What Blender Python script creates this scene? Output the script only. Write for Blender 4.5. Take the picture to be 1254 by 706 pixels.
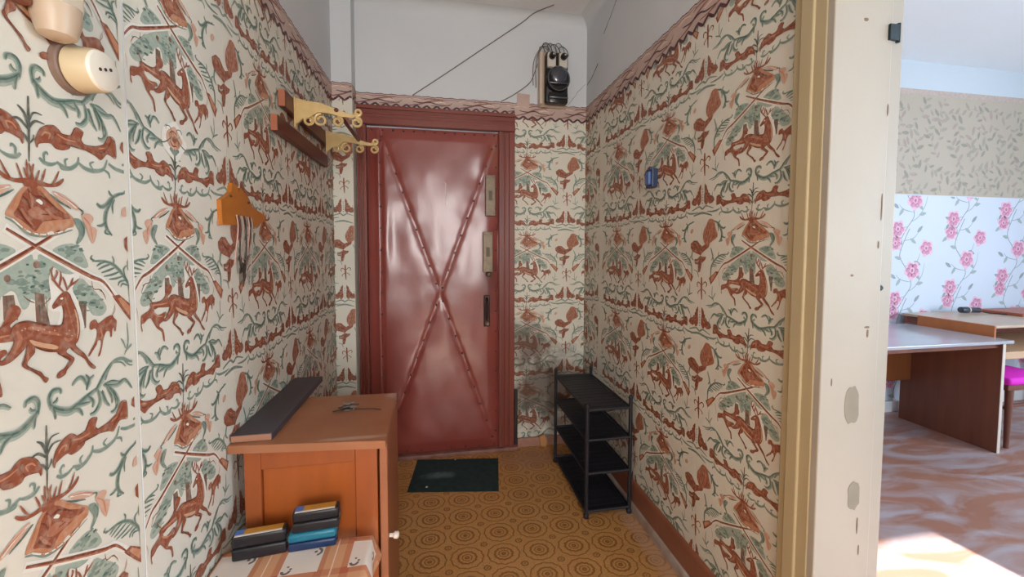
import bpy, bmesh, math, random
from mathutils import Vector, Matrix
from mathutils.geometry import tessellate_polygon
random.seed(7)
for o in list(bpy.data.objects): bpy.data.objects.remove(o)
SC = bpy.context.scene; COL = SC.collection
PI = math.pi
def srgb(r, g, b):
    def f(c):
        c /= 255.0
        return c/12.92 if c <= .04045 else ((c+.055)/1.055)**2.4
    return (f(r), f(g), f(b), 1.0)

# ------------------------------------------------------------- camera
FPX, PXC, PYC, CAMH = 490.0, 627.0, 327.0, 1.35
ya, pi_, ro = [math.radians(a) for a in (10.5, -2.78, .13)]
cf = Vector((math.sin(ya)*math.cos(pi_), math.cos(ya)*math.cos(pi_), math.sin(pi_)))
r0 = Vector((math.cos(ya), -math.sin(ya), 0)); u0 = r0.cross(cf)
cr = r0*math.cos(ro)+u0*math.sin(ro); cu = u0*math.cos(ro)-r0*math.sin(ro)
cam = bpy.data.cameras.new('camera'); camo = bpy.data.objects.new('camera', cam); COL.objects.link(camo)
cam.sensor_fit = 'HORIZONTAL'; cam.sensor_width = 36.0; cam.lens = FPX/1254*36.0
cam.shift_y = (PYC-353.0)/1254.0; cam.clip_start = .02
camo.matrix_world = Matrix(((cr.x, cu.x, -cf.x, 0), (cr.y, cu.y, -cf.y, 0), (cr.z, cu.z, -cf.z, CAMH), (0, 0, 0, 1)))
SC.camera = camo

# ------------------------------------------------------------- light, sky, exposure
vs = SC.view_settings
vs.view_transform = 'Standard'; vs.look = 'None'; vs.gamma = 1.0; vs.use_curve_mapping = False
vs.exposure = 0.15
wd = bpy.data.worlds.new('sky'); SC.world = wd; wd.use_nodes = True
wb = wd.node_tree.nodes['Background']; wb.inputs[0].default_value = (.62, .78, 1.0, 1); wb.inputs[1].default_value = 1.0
def lamp(name, kind, loc, direction, energy, color, **kw):
    l = bpy.data.lights.new(name, kind); l.energy = energy; l.color = color
    for k, v in kw.items(): setattr(l, k, v)
    o = bpy.data.objects.new(name, l); COL.objects.link(o); o.location = loc
    o.rotation_euler = Vector(direction).to_track_quat('-Z', 'Y').to_euler()
    return o
RX1, RY0 = 5.9, -1.6                       # room east wall, window wall
lamp('sun_offscreen', 'SUN', (2, -6, 6), (-.145, 1.0, -.728), 22.0, (1, .97, .93), angle=.009)
DAY = (.74, .88, 1.0)
lamp('window_room_sunny_offscreen', 'AREA', (2.21, RY0-.16, 1.6), (0, 1, -.1), 22, DAY, shape='RECTANGLE', size=1.2, size_y=1.6)
lamp('window_room_side_offscreen', 'AREA', (RX1+.16, -.45, 1.6), (-1, 0, -.05), 160, DAY, shape='RECTANGLE', size=1.7, size_y=1.6)
lamp('window_hall_rear_offscreen', 'AREA', (.2, -2.36, 1.55), (0, 1, 0), 70, (1.0, .97, .93), shape='RECTANGLE', size=1.0, size_y=1.5)

# ------------------------------------------------------------- materials
MATS = {}
def mat(name, col, rough=.6, var=.0, scale=8.0, bump=0.0, bscale=40.0, metal=0.0, spec=.5, stretch=None, col2=None, coat=0.0):
    if name in MATS: return MATS[name]
    m = bpy.data.materials.new(name); m.use_nodes = True; nt = m.node_tree; N = nt.nodes; L = nt.links
    b = N['Principled BSDF']; b.inputs['Roughness'].default_value = rough; b.inputs['Metallic'].default_value = metal
    b.inputs['Specular IOR Level'].default_value = spec
    if coat: b.inputs['Coat Weight'].default_value = coat; b.inputs['Coat Roughness'].default_value = .25
    b.inputs['Base Color'].default_value = col
    tc = N.new('ShaderNodeTexCoord'); vec = tc.outputs['Object']
    if stretch:
        mp = N.new('ShaderNodeMapping'); mp.inputs['Scale'].default_value = stretch; L.new(vec, mp.inputs[0]); vec = mp.outputs[0]
    if var or col2:
        nz = N.new('ShaderNodeTexNoise'); nz.inputs['Scale'].default_value = scale; nz.inputs['Detail'].default_value = 6
        L.new(vec, nz.inputs['Vector'])
        rp = N.new('ShaderNodeValToRGB'); rp.color_ramp.elements[0].position = .3; rp.color_ramp.elements[1].position = .7
        c2 = col2 or tuple(min(1, c*(1-var)) for c in col[:3])+(1,)
        rp.color_ramp.elements[0].color = c2; rp.color_ramp.elements[1].color = col
        L.new(nz.outputs[0], rp.inputs[0]); L.new(rp.outputs[0], b.inputs['Base Color'])
    if bump:
        n2 = N.new('ShaderNodeTexNoise'); n2.inputs['Scale'].default_value = bscale; n2.inputs['Detail'].default_value = 4
        L.new(vec, n2.inputs['Vector'])
        bp = N.new('ShaderNodeBump'); bp.inputs['Strength'].default_value = bump; bp.inputs['Distance'].default_value = .01
        L.new(n2.outputs[0], bp.inputs['Height']); L.new(bp.outputs[0], b.inputs['Normal'])
    MATS[name] = m
    return m
def stains(m, spots, blotch=(.45, .6)):
    """dirt with a shape of its own: soft irregular patches (centre, radius, strength, colour)"""
    nt = m.node_tree; N = nt.nodes; L = nt.links; b = N['Principled BSDF']
    src = b.inputs['Base Color'].links[0].from_socket if b.inputs['Base Color'].links else None
    geo = N.new('ShaderNodeNewGeometry')
    nz = N.new('ShaderNodeTexNoise'); nz.inputs['Scale'].default_value = 11; nz.inputs['Detail'].default_value = 8; nz.inputs['Roughness'].default_value = .7
    L.new(geo.outputs['Position'], nz.inputs['Vector'])
    for c, rad, stg, colr in spots:
        sb = N.new('ShaderNodeVectorMath'); sb.operation = 'SUBTRACT'; L.new(geo.outputs['Position'], sb.inputs[0]); sb.inputs[1].default_value = c
        dv = N.new('ShaderNodeVectorMath'); dv.operation = 'DIVIDE'; L.new(sb.outputs[0], dv.inputs[0]); dv.inputs[1].default_value = rad
        ln = N.new('ShaderNodeVectorMath'); ln.operation = 'LENGTH'; L.new(dv.outputs[0], ln.inputs[0])
        mr = N.new('ShaderNodeMapRange'); L.new(ln.outputs['Value'], mr.inputs[0])
        mr.inputs[1].default_value = 1.0; mr.inputs[2].default_value = .15; mr.inputs[3].default_value = 0; mr.inputs[4].default_value = .75
        ad = N.new('ShaderNodeMath'); ad.operation = 'ADD'; L.new(mr.outputs[0], ad.inputs[0]); L.new(nz.outputs[0], ad.inputs[1])
        m2 = N.new('ShaderNodeMapRange'); L.new(ad.outputs[0], m2.inputs[0])
        m2.inputs[1].default_value = .75; m2.inputs[2].default_value = 1.15; m2.inputs[3].default_value = 0; m2.inputs[4].default_value = stg
        mx = N.new('ShaderNodeMix'); mx.data_type = 'RGBA'; L.new(m2.outputs[0], mx.inputs[0])
        if src: L.new(src, mx.inputs[6])
        else: mx.inputs[6].default_value = b.inputs['Base Color'].default_value
        mx.inputs[7].default_value = colr; src = mx.outputs[2]
    L.new(src, b.inputs['Base Color'])

# ------------------------------------------------------------- mesh helpers
class B:
    def __init__(s): s.v = []; s.f = []; s.mi = []
    def add(s, vs, fs, mi=0):
        o = len(s.v); s.v += [tuple(v) for v in vs]
        for f in fs: s.f.append(tuple(i+o for i in f)); s.mi.append(mi)
        return s
    def box(s, x0, x1, y0, y1, z0, z1, mi=0):
        v = [(x, y, z) for z in (z0, z1) for y in (y0, y1) for x in (x0, x1)]
        return s.add(v, [(0, 2, 3, 1), (4, 5, 7, 6), (0, 1, 5, 4), (2, 6, 7, 3), (0, 4, 6, 2), (1, 3, 7, 5)], mi)
    def bbox(s, x0, x1, y0, y1, z0, z1, r=.004, seg=2, mi=0):
        bm = bmesh.new(); bmesh.ops.create_cube(bm, size=1)
        for v in bm.verts:
            v.co = ((x0+x1)/2+v.co.x*(x1-x0), (y0+y1)/2+v.co.y*(y1-y0), (z0+z1)/2+v.co.z*(z1-z0))
        bmesh.ops.bevel(bm, geom=bm.edges[:], offset=r, segments=seg, affect='EDGES', profile=.5)
        bm.verts.index_update()
        s.add([v.co[:] for v in bm.verts], [[v.index for v in f.verts] for f in bm.faces], mi); bm.free(); return s
    def tube(s, pts, r, n=8, cap=True, mi=0):
        pts = [Vector(p) for p in pts]; k = len(pts); rs = r if isinstance(r, (list, tuple)) else [r]*k
        rings = []; prev = None
        for i, p in enumerate(pts):
            t = (pts[min(i+1, k-1)]-pts[max(i-1, 0)]).normalized()
            a = prev-t*prev.dot(t) if prev is not None else t.orthogonal()
            if a.length < 1e-6: a = t.orthogonal()
            a.normalize(); prev = a; b_ = t.cross(a)
            rings.append([p+(a*math.cos(2*PI*j/n)+b_*math.sin(2*PI*j/n))*rs[i] for j in range(n)])
        v = [q for rg in rings for q in rg]; f = []
        for i in range(k-1):
            for j in range(n): f.append((i*n+j, i*n+(j+1) % n, (i+1)*n+(j+1) % n, (i+1)*n+j))
        if cap: f.append(tuple(range(n-1, -1, -1))); f.append(tuple((k-1)*n+j for j in range(n)))
        return s.add(v, f, mi)
    def lathe(s, prof, origin, axis, n=24, mi=0):
        ax = Vector(axis).normalized(); a = ax.orthogonal().normalized(); b_ = ax.cross(a); o = Vector(origin); v = []; f = []
        for (h, r) in prof:
            for j in range(n): v.append(o+ax*h+(a*math.cos(2*PI*j/n)+b_*math.sin(2*PI*j/n))*max(r, 1e-5))
        for i in range(len(prof)-1):
            for j in range(n): f.append((i*n+j, i*n+(j+1) % n, (i+1)*n+(j+1) % n, (i+1)*n+j))
        f.append(tuple(range(n-1, -1, -1))); f.append(tuple((len(prof)-1)*n+j for j in range(n)))
        return s.add(v, f, mi)
    def prism(s, pts, fn, t, mi=0):
        """outline pts (2d) -> solid; fn(a,b,off) gives 3d"""
        n = len(pts); v = [fn(a, b, 0) for a, b in pts]+[fn(a, b, t) for a, b in pts]
        tri = tessellate_polygon([[Vector((a, b, 0)) for a, b in pts]])
        f = [tuple(t_) for t_ in tri]+[tuple(i+n for i in reversed(t_)) for t_ in tri]
        f += [(i, (i+1) % n, (i+1) % n+n, i+n) for i in range(n)]
        return s.add(v, f, mi)
    def build(s, name, m, parent=None, smooth=False, fix=True):
        me = bpy.data.meshes.new(name); me.from_pydata(s.v, [], s.f)
        for x in (m if isinstance(m, (list, tuple)) else [m]): me.materials.append(x)
        for p, i in zip(me.polygons, s.mi): p.material_index = i; p.use_smooth = smooth
        if fix:
            bm = bmesh.new(); bm.from_mesh(me); bmesh.ops.recalc_face_normals(bm, faces=bm.faces[:]); bm.to_mesh(me); bm.free()
        if smooth: me.set_sharp_from_angle(angle=math.radians(40))
        o = bpy.data.objects.new(name, me); COL.objects.link(o)
        if parent: o.parent = parent
        return o
def empty(name, loc=(0, 0, 0)):
    o = bpy.data.objects.new(name, None); COL.objects.link(o); o.location = loc; o.empty_display_size = .05; return o
def tag(o, label=None, cat=None, group=None, kind=None):
    if label: o['label'] = label
    if cat: o['category'] = cat
    if group: o['group'] = group
    if kind: o['kind'] = kind
    return o
def place(o, loc, rz=0):
    o.location = loc; o.rotation_euler.z = rz; return o
def catmull(pts, n=4, closed=False):
    k = len(pts); out = []
    rng = range(k) if closed else range(k-1)
    for i in rng:
        if closed: p0, p1, p2, p3 = pts[(i-1) % k], pts[i], pts[(i+1) % k], pts[(i+2) % k]
        else: p0, p1, p2, p3 = pts[max(i-1, 0)], pts[i], pts[i+1], pts[min(i+2, k-1)]
        for j in range(n):
            t = j/n
            out.append(tuple(.5*(2*b+(c-a)*t+(2*a-5*b+4*c-d)*t*t+(3*b-a-3*c+d)*t**3) for a, b, c, d in zip(p0, p1, p2, p3)))
    if not closed: out.append(tuple(pts[-1]))
    return out

PATTERN = [
('p',3,0,1,1,0,[(28.4,313.2),(40.6,320.1),(59.4,323),(75.1,314.4),(84.6,302.4),(90.5,284.2),(70.2,285.1),(51.6,297.4),(33.9,306.2)]),
('p',3,0,0,1,0,[(-0.1,298.9),(16.1,295.7),(19.5,282),(21.3,262.8),(27.7,248.5),(21.3,238.2),(10,236.9),(-5.7,246.8),(-14.4,229.6),(-22.2,225.6),(-27.8,236.6),(-33,252.4),(-46.8,256.4),(-55.6,259.7),(-54.7,276.5),(-38.7,277.8),(-26.4,284.5),(-13.4,294.1)]),
('p',3,0,1,1,0,[(65.4,259.1),(79,263.9),(92.1,250.8),(109.2,233.6),(126.9,209.2),(118.3,194.6),(96.2,198.2),(86.5,215),(70.1,226.3),(57.6,236.6),(52,248.8)]),
('p',2,1,0,1,0,[(16.1,290.3),(14.4,286.7),(7.2,285.5),(0.3,287.3),(-0.9,291),(2.8,294.5),(7.8,295.9),(12.7,294.2)]),
('p',2,1,0,1,0,[(-13.4,265.8),(-15.2,261.8),(-22.8,260.8),(-30,263.1),(-31.2,267.2),(-27.4,270.9),(-22.1,272.2),(-17,270.2)]),
('p',2,1,0,1,0,[(20.6,257.4),(18.8,253.5),(10.9,252.7),(3.4,255.1),(2,259.1),(6,262.7),(11.5,263.9),(16.8,261.8)]),
('p',2,1,0,1,0,[(-1.9,272.7),(-3.4,269.4),(-9.7,268.6),(-15.7,270.4),(-16.7,273.7),(-13.5,276.8),(-9.2,277.9),(-4.9,276.2)]),
('p',2,1,0,1,0,[(-30,267.2),(-31.4,264.1),(-37.1,263.3),(-42.6,265.1),(-43.6,268.3),(-40.6,271.2),(-36.7,272.2),(-32.8,270.6)]),
('p',2,1,0,1,0,[(4.9,250.9),(3.4,247.6),(-3,247),(-9.2,249),(-10.3,252.5),(-7,255.5),(-2.5,256.4),(1.9,254.6)]),
('p',2,1,1,1,0,[(68.7,310),(66.8,306),(58.3,304.5),(50.3,306.3),(48.8,310.2),(53.1,314.1),(58.9,315.7),(64.7,314.1)]),
('p',2,1,1,1,0,[(83.9,296.5),(82,292.7),(73.8,291.4),(66.1,293.3),(64.7,297),(68.8,300.6),(74.4,302),(80,300.4)]),
('p',2,1,1,1,0,[(88.9,248),(86.8,244.1),(77.8,243.3),(69.3,245.9),(67.8,250.1),(72.3,253.7),(78.4,254.9),(84.6,252.6)]),
('p',2,1,1,1,0,[(113.4,217.4),(111,213.1),(100.7,212.7),(90.9,216),(89.1,220.7),(94.3,224.5),(101.4,225.5),(108.4,222.7)]),
('p',2,1,1,1,0,[(76.4,240.3),(74.8,237.1),(67.4,236.5),(60.4,238.7),(59.1,242.2),(62.9,245.2),(67.9,246.1),(72.9,244.2)]),
('p',2,1,1,1,0,[(49.1,313),(48,310.6),(43.1,309.7),(38.3,310.7),(37.5,313.1),(40,315.5),(43.4,316.4),(46.8,315.5)]),
('p',5,1,0,0,0,[(-4.2,249.2),(10.4,244.9),(10.9,228.7),(15.4,208.9),(17.5,196.2),(-4.2,201.7),(-4.4,222.9)]),
('p',5,1,0,0,0,[(70.1,226.3),(85.3,224.3),(81.6,178),(68.2,180.7)]),
('p',5,1,0,0,0,[(-49.5,249.3),(-34.4,248.8),(-32.9,232.3),(-30.4,211.7),(-50.2,215.2)]),
('s',5,1,0,0,1.9,[(9.5,228.9),(21.3,238.2),(27.4,243)]),
('s',5,1,0,0,1.9,[(-5.1,233.5),(-13.9,238.6),(-21.1,246)]),
('s',4,2,0,0,1.1,[(0.8,243.4),(1.7,221.9),(2.2,201.8)]),
('s',4,2,0,0,1.1,[(6.2,242.7),(7.1,221.1),(7.7,200.8)]),
('s',4,2,0,0,1.1,[(12.5,242),(13.5,220.1),(14,199.6)]),
('s',4,2,0,0,1.1,[(75,224.1),(73.9,204.9),(72.6,181.3)]),
('s',4,2,0,0,1.1,[(80.8,223.4),(79.7,204),(78.3,180.2)]),
('s',4,2,0,0,1.1,[(-45,247.6),(-44.2,229),(-44,215.4)]),
('s',4,2,0,0,1.1,[(-39.2,246.9),(-38.4,228.1),(-38.2,214.3)]),
('p',5,2,0,1,0,[(6.1,290.7),(3.9,286.3),(-0.7,285.4),(-4.1,288.7),(-3.8,293.6),(-0.1,296.6),(4.4,295.4)]),
('p',5,2,0,1,0,[(-37.8,272.8),(-39.8,268.7),(-43.7,268),(-46.7,271.1),(-46.4,275.7),(-43.2,278.4),(-39.3,277.1)]),
('p',3,0,1,1,0,[(4.3,305.4),(27.4,295.3),(63,273.8),(88.6,251.1),(80.9,236.8),(55,245.6),(34,256.2),(16,244.3),(0.6,240.7)]),
('p',3,0,1,1,0,[(28.3,310.4),(43.6,319.5),(62.6,323.6),(76.9,315.8),(86.3,302.4),(92.2,282.6),(70.1,284.5),(48.5,297.5)]),
('p',2,1,1,0,0,[(46.2,313.4),(44.2,311.2),(38.9,311.2),(35.7,313.5),(37.6,315.7),(42.8,315.7)]),
('p',11,2,1,0,0,[(68.4,317.5),(64.8,315.6),(61.1,315.6),(57.1,317.5),(60.6,319.3),(64.3,319.3)]),
('p',2,1,1,0,0,[(65.1,315.6),(59.8,313.3),(55.3,313.4),(51.1,315.6),(56.2,317.8),(60.7,317.8)]),
('p',3,1,1,0,0,[(46.4,309.1),(43.2,307.2),(38.9,307.3),(37.2,309.2),(40.4,311),(44.7,311)]),
('p',2,1,1,0,0,[(59.1,303.3),(57.5,301.1),(51.6,301.2),(51.3,303.5),(52.8,305.7),(58.8,305.6)]),
('p',2,1,1,0,0,[(83.2,311.8),(82.9,309.6),(76.7,309.7),(76.1,311.9),(76.4,314.1),(82.7,314)]),
('p',11,2,1,0,0,[(70.3,311.7),(69.5,310.4),(66.4,310.5),(64.9,311.7),(65.6,312.9),(68.8,312.9)]),
('p',2,1,1,0,0,[(85.6,311.4),(82.7,309.7),(79,309.7),(75.3,311.5),(78.2,313.2),(81.9,313.1)]),
('p',3,1,1,0,0,[(82.5,302.9),(77.8,301.1),(74,301.1),(69.9,303.1),(74.4,305),(78.3,304.9)]),
('p',2,1,1,0,0,[(77.8,319.4),(73.2,317.1),(68.2,317.1),(65.4,319.3),(69.9,321.6),(74.9,321.6)]),
('p',2,1,1,0,0,[(57.6,317.6),(55.5,315.4),(50,315.4),(49.5,317.5),(51.5,319.7),(57,319.7)]),
('p',11,2,1,0,0,[(82.1,314.1),(81.6,312),(75.4,312),(75.2,314.2),(75.6,316.3),(81.8,316.3)]),
('p',2,1,1,0,0,[(53.3,299),(52.5,296.8),(46.9,297),(45,299.2),(45.8,301.4),(51.4,301.3)]),
('p',3,1,1,0,0,[(51.2,296.5),(48.4,294.5),(43.9,294.7),(40,296.9),(42.8,298.9),(47.3,298.8)]),
('p',2,1,1,0,0,[(21.6,253),(20.2,251.4),(16.4,251.8),(14,253.8),(15.4,255.3),(19.2,255)]),
('p',11,2,1,0,0,[(23.1,249.8),(20.7,248.8),(18.3,249),(15.6,250.6),(17.9,251.6),(20.4,251.4)]),
('p',2,1,1,0,0,[(28.2,274.7),(24.2,273.2),(20.8,273.4),(17.6,275.4),(21.5,276.9),(24.9,276.7)]),
('p',3,1,1,0,0,[(9.8,260.4),(7.3,259.1),(4.1,259.4),(2.8,261),(5.3,262.3),(8.5,262)]),
('p',2,1,1,0,0,[(26.8,281),(25.6,279.1),(20.7,279.4),(20.5,281.3),(21.8,283.2),(26.6,282.9)]),
('p',2,1,1,0,0,[(14.1,264.4),(13.9,263),(10.3,263.3),(10,264.7),(10.2,266.1),(13.8,265.8)]),
('p',11,2,1,0,0,[(11.1,257.8),(9.9,255.8),(5,256.3),(2.8,258.6),(3.9,260.6),(8.7,260.1)]),
('p',2,1,1,0,0,[(18.8,248),(16.6,246.9),(13.8,247.2),(11.1,248.9),(13.2,250.1),(16,249.8)]),
('p',3,1,1,0,0,[(31,286.3),(25.5,284.2),(21,284.4),(16.2,287),(21.5,289.2),(26,289)]),
('p',2,1,1,0,0,[(23.3,263.9),(18.7,261.9),(13.7,262.3),(11,265),(15.5,267),(20.5,266.6)]),
('p',2,1,1,0,0,[(22.5,254.5),(21.3,253.4),(18.3,253.7),(18,254.9),(19.2,256),(22.2,255.7)]),
('p',11,2,1,0,0,[(14.9,291.4),(14.7,290),(11,290.2),(10.9,291.6),(11.2,292.9),(14.8,292.8)]),
('p',2,1,1,0,0,[(9.6,252.2),(9.1,251),(6,251.3),(5,252.7),(5.5,253.9),(8.6,253.6)]),
('p',3,1,1,0,0,[(15.9,270.4),(13,268.4),(8.4,268.7),(4.6,271.2),(7.3,273.3),(11.9,273)]),
('p',2,1,1,0,0,[(29,258.2),(25.9,257),(23.2,257.2),(20.2,258.9),(23.2,260.1),(25.9,259.9)]),
('p',2,1,1,0,0,[(18.4,259.2),(15.9,258.2),(13.5,258.5),(11.7,259.8),(14.2,260.8),(16.6,260.6)]),
('p',2,1,1,0,0,[(103.5,234),(101.5,232.1),(96,232.7),(92.6,235.3),(94.6,237.2),(100,236.6)]),
('p',11,2,1,0,0,[(103.2,218.7),(99,217.2),(94.6,217.8),(89.8,220.5),(93.9,222),(98.3,221.4)]),
('p',2,1,1,0,0,[(96.7,243.4),(91.8,241.9),(87.6,242.3),(83.6,244.7),(88.4,246.3),(92.6,245.8)]),
('p',3,1,1,0,0,[(66.9,232.8),(63.4,231.2),(58.8,231.8),(57,234),(60.4,235.5),(65,235)]),
('p',2,1,1,0,0,[(106.9,232.3),(105.9,231.1),(102.1,231.5),(101.9,232.9),(102.9,234.1),(106.7,233.7)]),
('p',2,1,1,0,0,[(92.2,243.5),(91.8,241.2),(85,241.9),(84.4,244.3),(84.8,246.6),(91.6,246)]),
('p',11,2,1,0,0,[(84.4,235.6),(82.8,233.2),(76.2,234),(73.1,236.9),(74.7,239.3),(81.3,238.6)]),
('p',2,1,1,0,0,[(84.4,237.2),(81.4,235.7),(77.6,236.2),(73.8,238.4),(76.8,239.8),(80.6,239.4)]),
('p',3,1,1,0,0,[(92.5,249.1),(87.4,247.5),(83.2,247.9),(78.7,250.4),(83.6,252),(87.8,251.6)]),
('p',2,1,1,0,0,[(121.5,221.7),(116.2,220),(110.3,220.7),(107.1,223.6),(112.3,225.4),(118.2,224.7)]),
('p',2,1,1,0,0,[(120.4,207.3),(117.8,205.2),(110.9,206.2),(110.2,208.8),(112.7,210.9),(119.7,209.9)]),
('p',11,2,1,0,0,[(108.7,210.1),(108.3,208.5),(103.3,209.2),(103.1,211),(103.4,212.6),(108.5,211.9)]),
('p',2,1,1,0,0,[(88.2,237),(87.6,235.5),(83.1,236),(81.6,237.8),(82.2,239.4),(86.7,238.9)]),
('p',3,1,1,0,0,[(97.2,237.3),(94,235.4),(89,236),(84.7,238.7),(87.7,240.5),(92.8,240)]),
('p',2,1,1,0,0,[(98.8,247.9),(94.2,246.4),(90.2,246.8),(85.8,249.2),(90.2,250.7),(94.2,250.3)]),
('p',2,1,1,0,0,[(82.1,219.7),(78.9,218.7),(75.9,219.2),(73.8,220.8),(76.9,221.8),(79.9,221.4)]),
('p',11,2,1,0,0,[(68.4,231),(66.1,229.5),(61.5,230.1),(60.6,232),(63,233.5),(67.5,233)]),
('p',2,1,1,0,0,[(99.8,236.2),(99.2,234.7),(94.6,235.2),(94.5,236.8),(95.1,238.4),(99.7,237.9)]),
('p',3,1,1,0,0,[(118.9,238.7),(118.5,237.2),(114,237.7),(113,239.4),(113.4,240.9),(117.9,240.4)]),
('p',2,1,1,0,0,[(75.9,238.6),(74.3,237.2),(70.5,237.6),(67.9,239.5),(69.6,240.9),(73.3,240.5)]),
('p',2,1,1,0,0,[(91.6,206.8),(88.4,205.8),(85.4,206.3),(82,208.2),(85.1,209.2),(88.2,208.8)]),
('p',11,2,1,0,0,[(87.8,220.8),(81.6,219.1),(76.3,219.8),(71.7,223),(77.6,224.8),(82.9,224.1)]),
('p',2,1,0,0,0,[(8,277.3),(6.5,275.6),(2.6,275.8),(0.1,277.8),(1.6,279.5),(5.5,279.3)]),
('p',11,2,0,0,0,[(6.4,280.8),(3,279.1),(-0.4,279.3),(-4.1,281.4),(-0.9,283),(2.6,282.9)]),
('p',2,1,0,0,0,[(-12.4,256),(-17.1,254.2),(-21,254.6),(-24.8,257.2),(-20.2,259),(-16.3,258.6)]),
('p',3,1,0,0,0,[(-5.2,283),(-7.1,282),(-9.5,282.1),(-10.5,283.3),(-8.6,284.4),(-6.2,284.3)]),
('p',2,1,0,0,0,[(-10.5,252.9),(-11.4,251.6),(-14.7,251.9),(-14.9,253.3),(-14,254.6),(-10.7,254.3)]),
('p',2,1,0,0,0,[(-3.2,268.4),(-3.4,266.9),(-7,267.2),(-7.3,268.7),(-7.1,270.1),(-3.5,269.9)]),
('p',11,2,0,0,0,[(-1.1,271.8),(-2,270.3),(-5.5,270.5),(-7.2,272.2),(-6.3,273.7),(-2.8,273.5)]),
('p',2,1,0,0,0,[(2.7,264.6),(-0.5,262.7),(-4.5,263.1),(-8.5,265.5),(-5.3,267.4),(-1.3,267)]),
('p',3,1,0,0,0,[(-3.9,277.4),(-7.4,276),(-10.4,276.2),(-13.5,278),(-10,279.5),(-7.1,279.3)]),
('p',2,1,0,0,0,[(5.6,261.7),(1.3,259.7),(-3.4,260.2),(-6,262.7),(-1.8,264.7),(3,264.3)]),
('s',6,3,1,0,12.4,[(-43,344.9),(4.9,315.9),(54.2,288.2),(96.5,265.6),(121.7,254.3),(163.5,203.9)]),
('s',9,4,1,0,6.5,[(-40.8,343.6),(4.9,315.9),(54.2,288.2),(96.5,265.6),(121.7,254.3),(145.8,224.5)]),
('s',0,5,1,0,2.2,[(-39.6,344.1),(4.9,317.2),(54.3,289.6),(118.1,257.8)]),
('s',1,5,1,0,1.4,[(-33,337),(4.7,313.8),(54.1,285.9),(110.6,256.8)]),
('p',9,4,1,0,0,[(139.8,226.8),(156.3,227.2),(192.2,198),(181.6,173),(163,195.5),(145.4,218)]),
('p',1,5,1,0,0,[(151.8,220.5),(160.2,221.1),(183.1,199.3),(177.8,184.7),(165.5,200.2)]),
('s',0,5,1,0,1.4,[(96.1,258),(98.9,244),(113.4,241),(122.2,228.9),(123.8,222.4)]),
('s',9,5,1,0,0.8,[(144.9,209.8),(137.6,188.1),(136.5,168.7)]),
('p',6,3,0,1,0,[(14.8,223.6),(19.8,236.6),(19.3,253),(18.8,269.4),(26.9,285.3),(39.7,276.3),(56.5,272.4),(69.6,274.5),(72.4,265.5),(58.4,249.1),(66.9,227.7),(75.2,196.8),(74,176.1),(30,185),(34.5,212.3),(22.9,215.5)]),
('p',9,5,0,1,0,[(20.5,224.2),(22.8,228),(29.3,235.4),(37.8,242.8),(45.5,245.3),(52.1,239.7),(54.8,232.2),(59.9,219.9),(64.9,204.5),(67.3,189.3),(67.2,174.5),(63.1,160.6),(57.8,154.5),(63.9,145.6),(75,133.8),(82.8,119.5),(94.6,106.8),(92.6,103.7),(84,110),(74.6,126.4),(61.7,137.3),(51.9,147.2),(48.1,152.5),(40,147.3),(48.8,137.8),(54.3,131.9),(49.7,124.5),(39.8,117.3),(36.4,111.2),(25.7,108.1),(22.4,112.8),(27.7,118.1),(35.4,120.1),(43.5,127.7),(45.9,131.3),(33.6,141.9),(26.4,148),(25.7,151),(10.9,154.8),(-2.5,161.8),(-10.2,166.9),(-11.1,159.2),(-18.8,152.1),(-22.9,146.7),(-21.9,141.3),(-9.5,131),(-3.1,126.3),(1.9,118),(8,113.3),(4.1,108.3),(0.2,113.1),(-3.5,119.7),(-14.8,131.2),(-25.8,139.8),(-29.7,146.1),(-26.3,152.9),(-23.3,162.4),(-21.5,172.3),(-28.1,166.2),(-38.2,158.7),(-47.9,153.9),(-57.1,152.9),(-61,155.7),(-59,159.5),(-54.5,159.5),(-44.7,170.4),(-39.3,181.6),(-40.8,189.5),(-43.3,195),(-40.6,201.9),(-33.1,208),(-18.2,208.6),(-0.2,201.3),(18.9,195),(33.4,192.8),(37.5,200.5),(39,211.6),(36.7,223.2),(30.7,222.7),(25.5,220.7),(21.8,220.4)]),
('s',0,6,0,0,1.2,[(20.5,224.2),(22.8,228),(29.3,235.4),(37.8,242.8),(45.5,245.3),(52.1,239.7),(54.8,232.2),(59.9,219.9),(64.9,204.5),(67.3,189.3),(67.2,174.5),(63.1,160.6),(57.8,154.5),(63.9,145.6),(75,133.8),(82.8,119.5),(94.6,106.8),(92.6,103.7),(84,110),(74.6,126.4),(61.7,137.3),(51.9,147.2),(48.1,152.5),(40,147.3),(48.8,137.8),(54.3,131.9),(49.7,124.5),(39.8,117.3),(36.4,111.2),(25.7,108.1),(22.4,112.8),(27.7,118.1),(35.4,120.1),(43.5,127.7),(45.9,131.3),(33.6,141.9),(26.4,148),(25.7,151),(10.9,154.8),(-2.5,161.8),(-10.2,166.9),(-11.1,159.2),(-18.8,152.1),(-22.9,146.7),(-21.9,141.3),(-9.5,131),(-3.1,126.3),(1.9,118),(8,113.3),(4.1,108.3),(0.2,113.1),(-3.5,119.7),(-14.8,131.2),(-25.8,139.8),(-29.7,146.1),(-26.3,152.9),(-23.3,162.4),(-21.5,172.3),(-28.1,166.2),(-38.2,158.7),(-47.9,153.9),(-57.1,152.9),(-61,155.7),(-59,159.5),(-54.5,159.5),(-44.7,170.4),(-39.3,181.6),(-40.8,189.5),(-43.3,195),(-40.6,201.9),(-33.1,208),(-18.2,208.6),(-0.2,201.3),(18.9,195),(33.4,192.8),(37.5,200.5),(39,211.6),(36.7,223.2),(30.7,222.7),(25.5,220.7),(21.8,220.4),(20.5,224.2)]),
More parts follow.
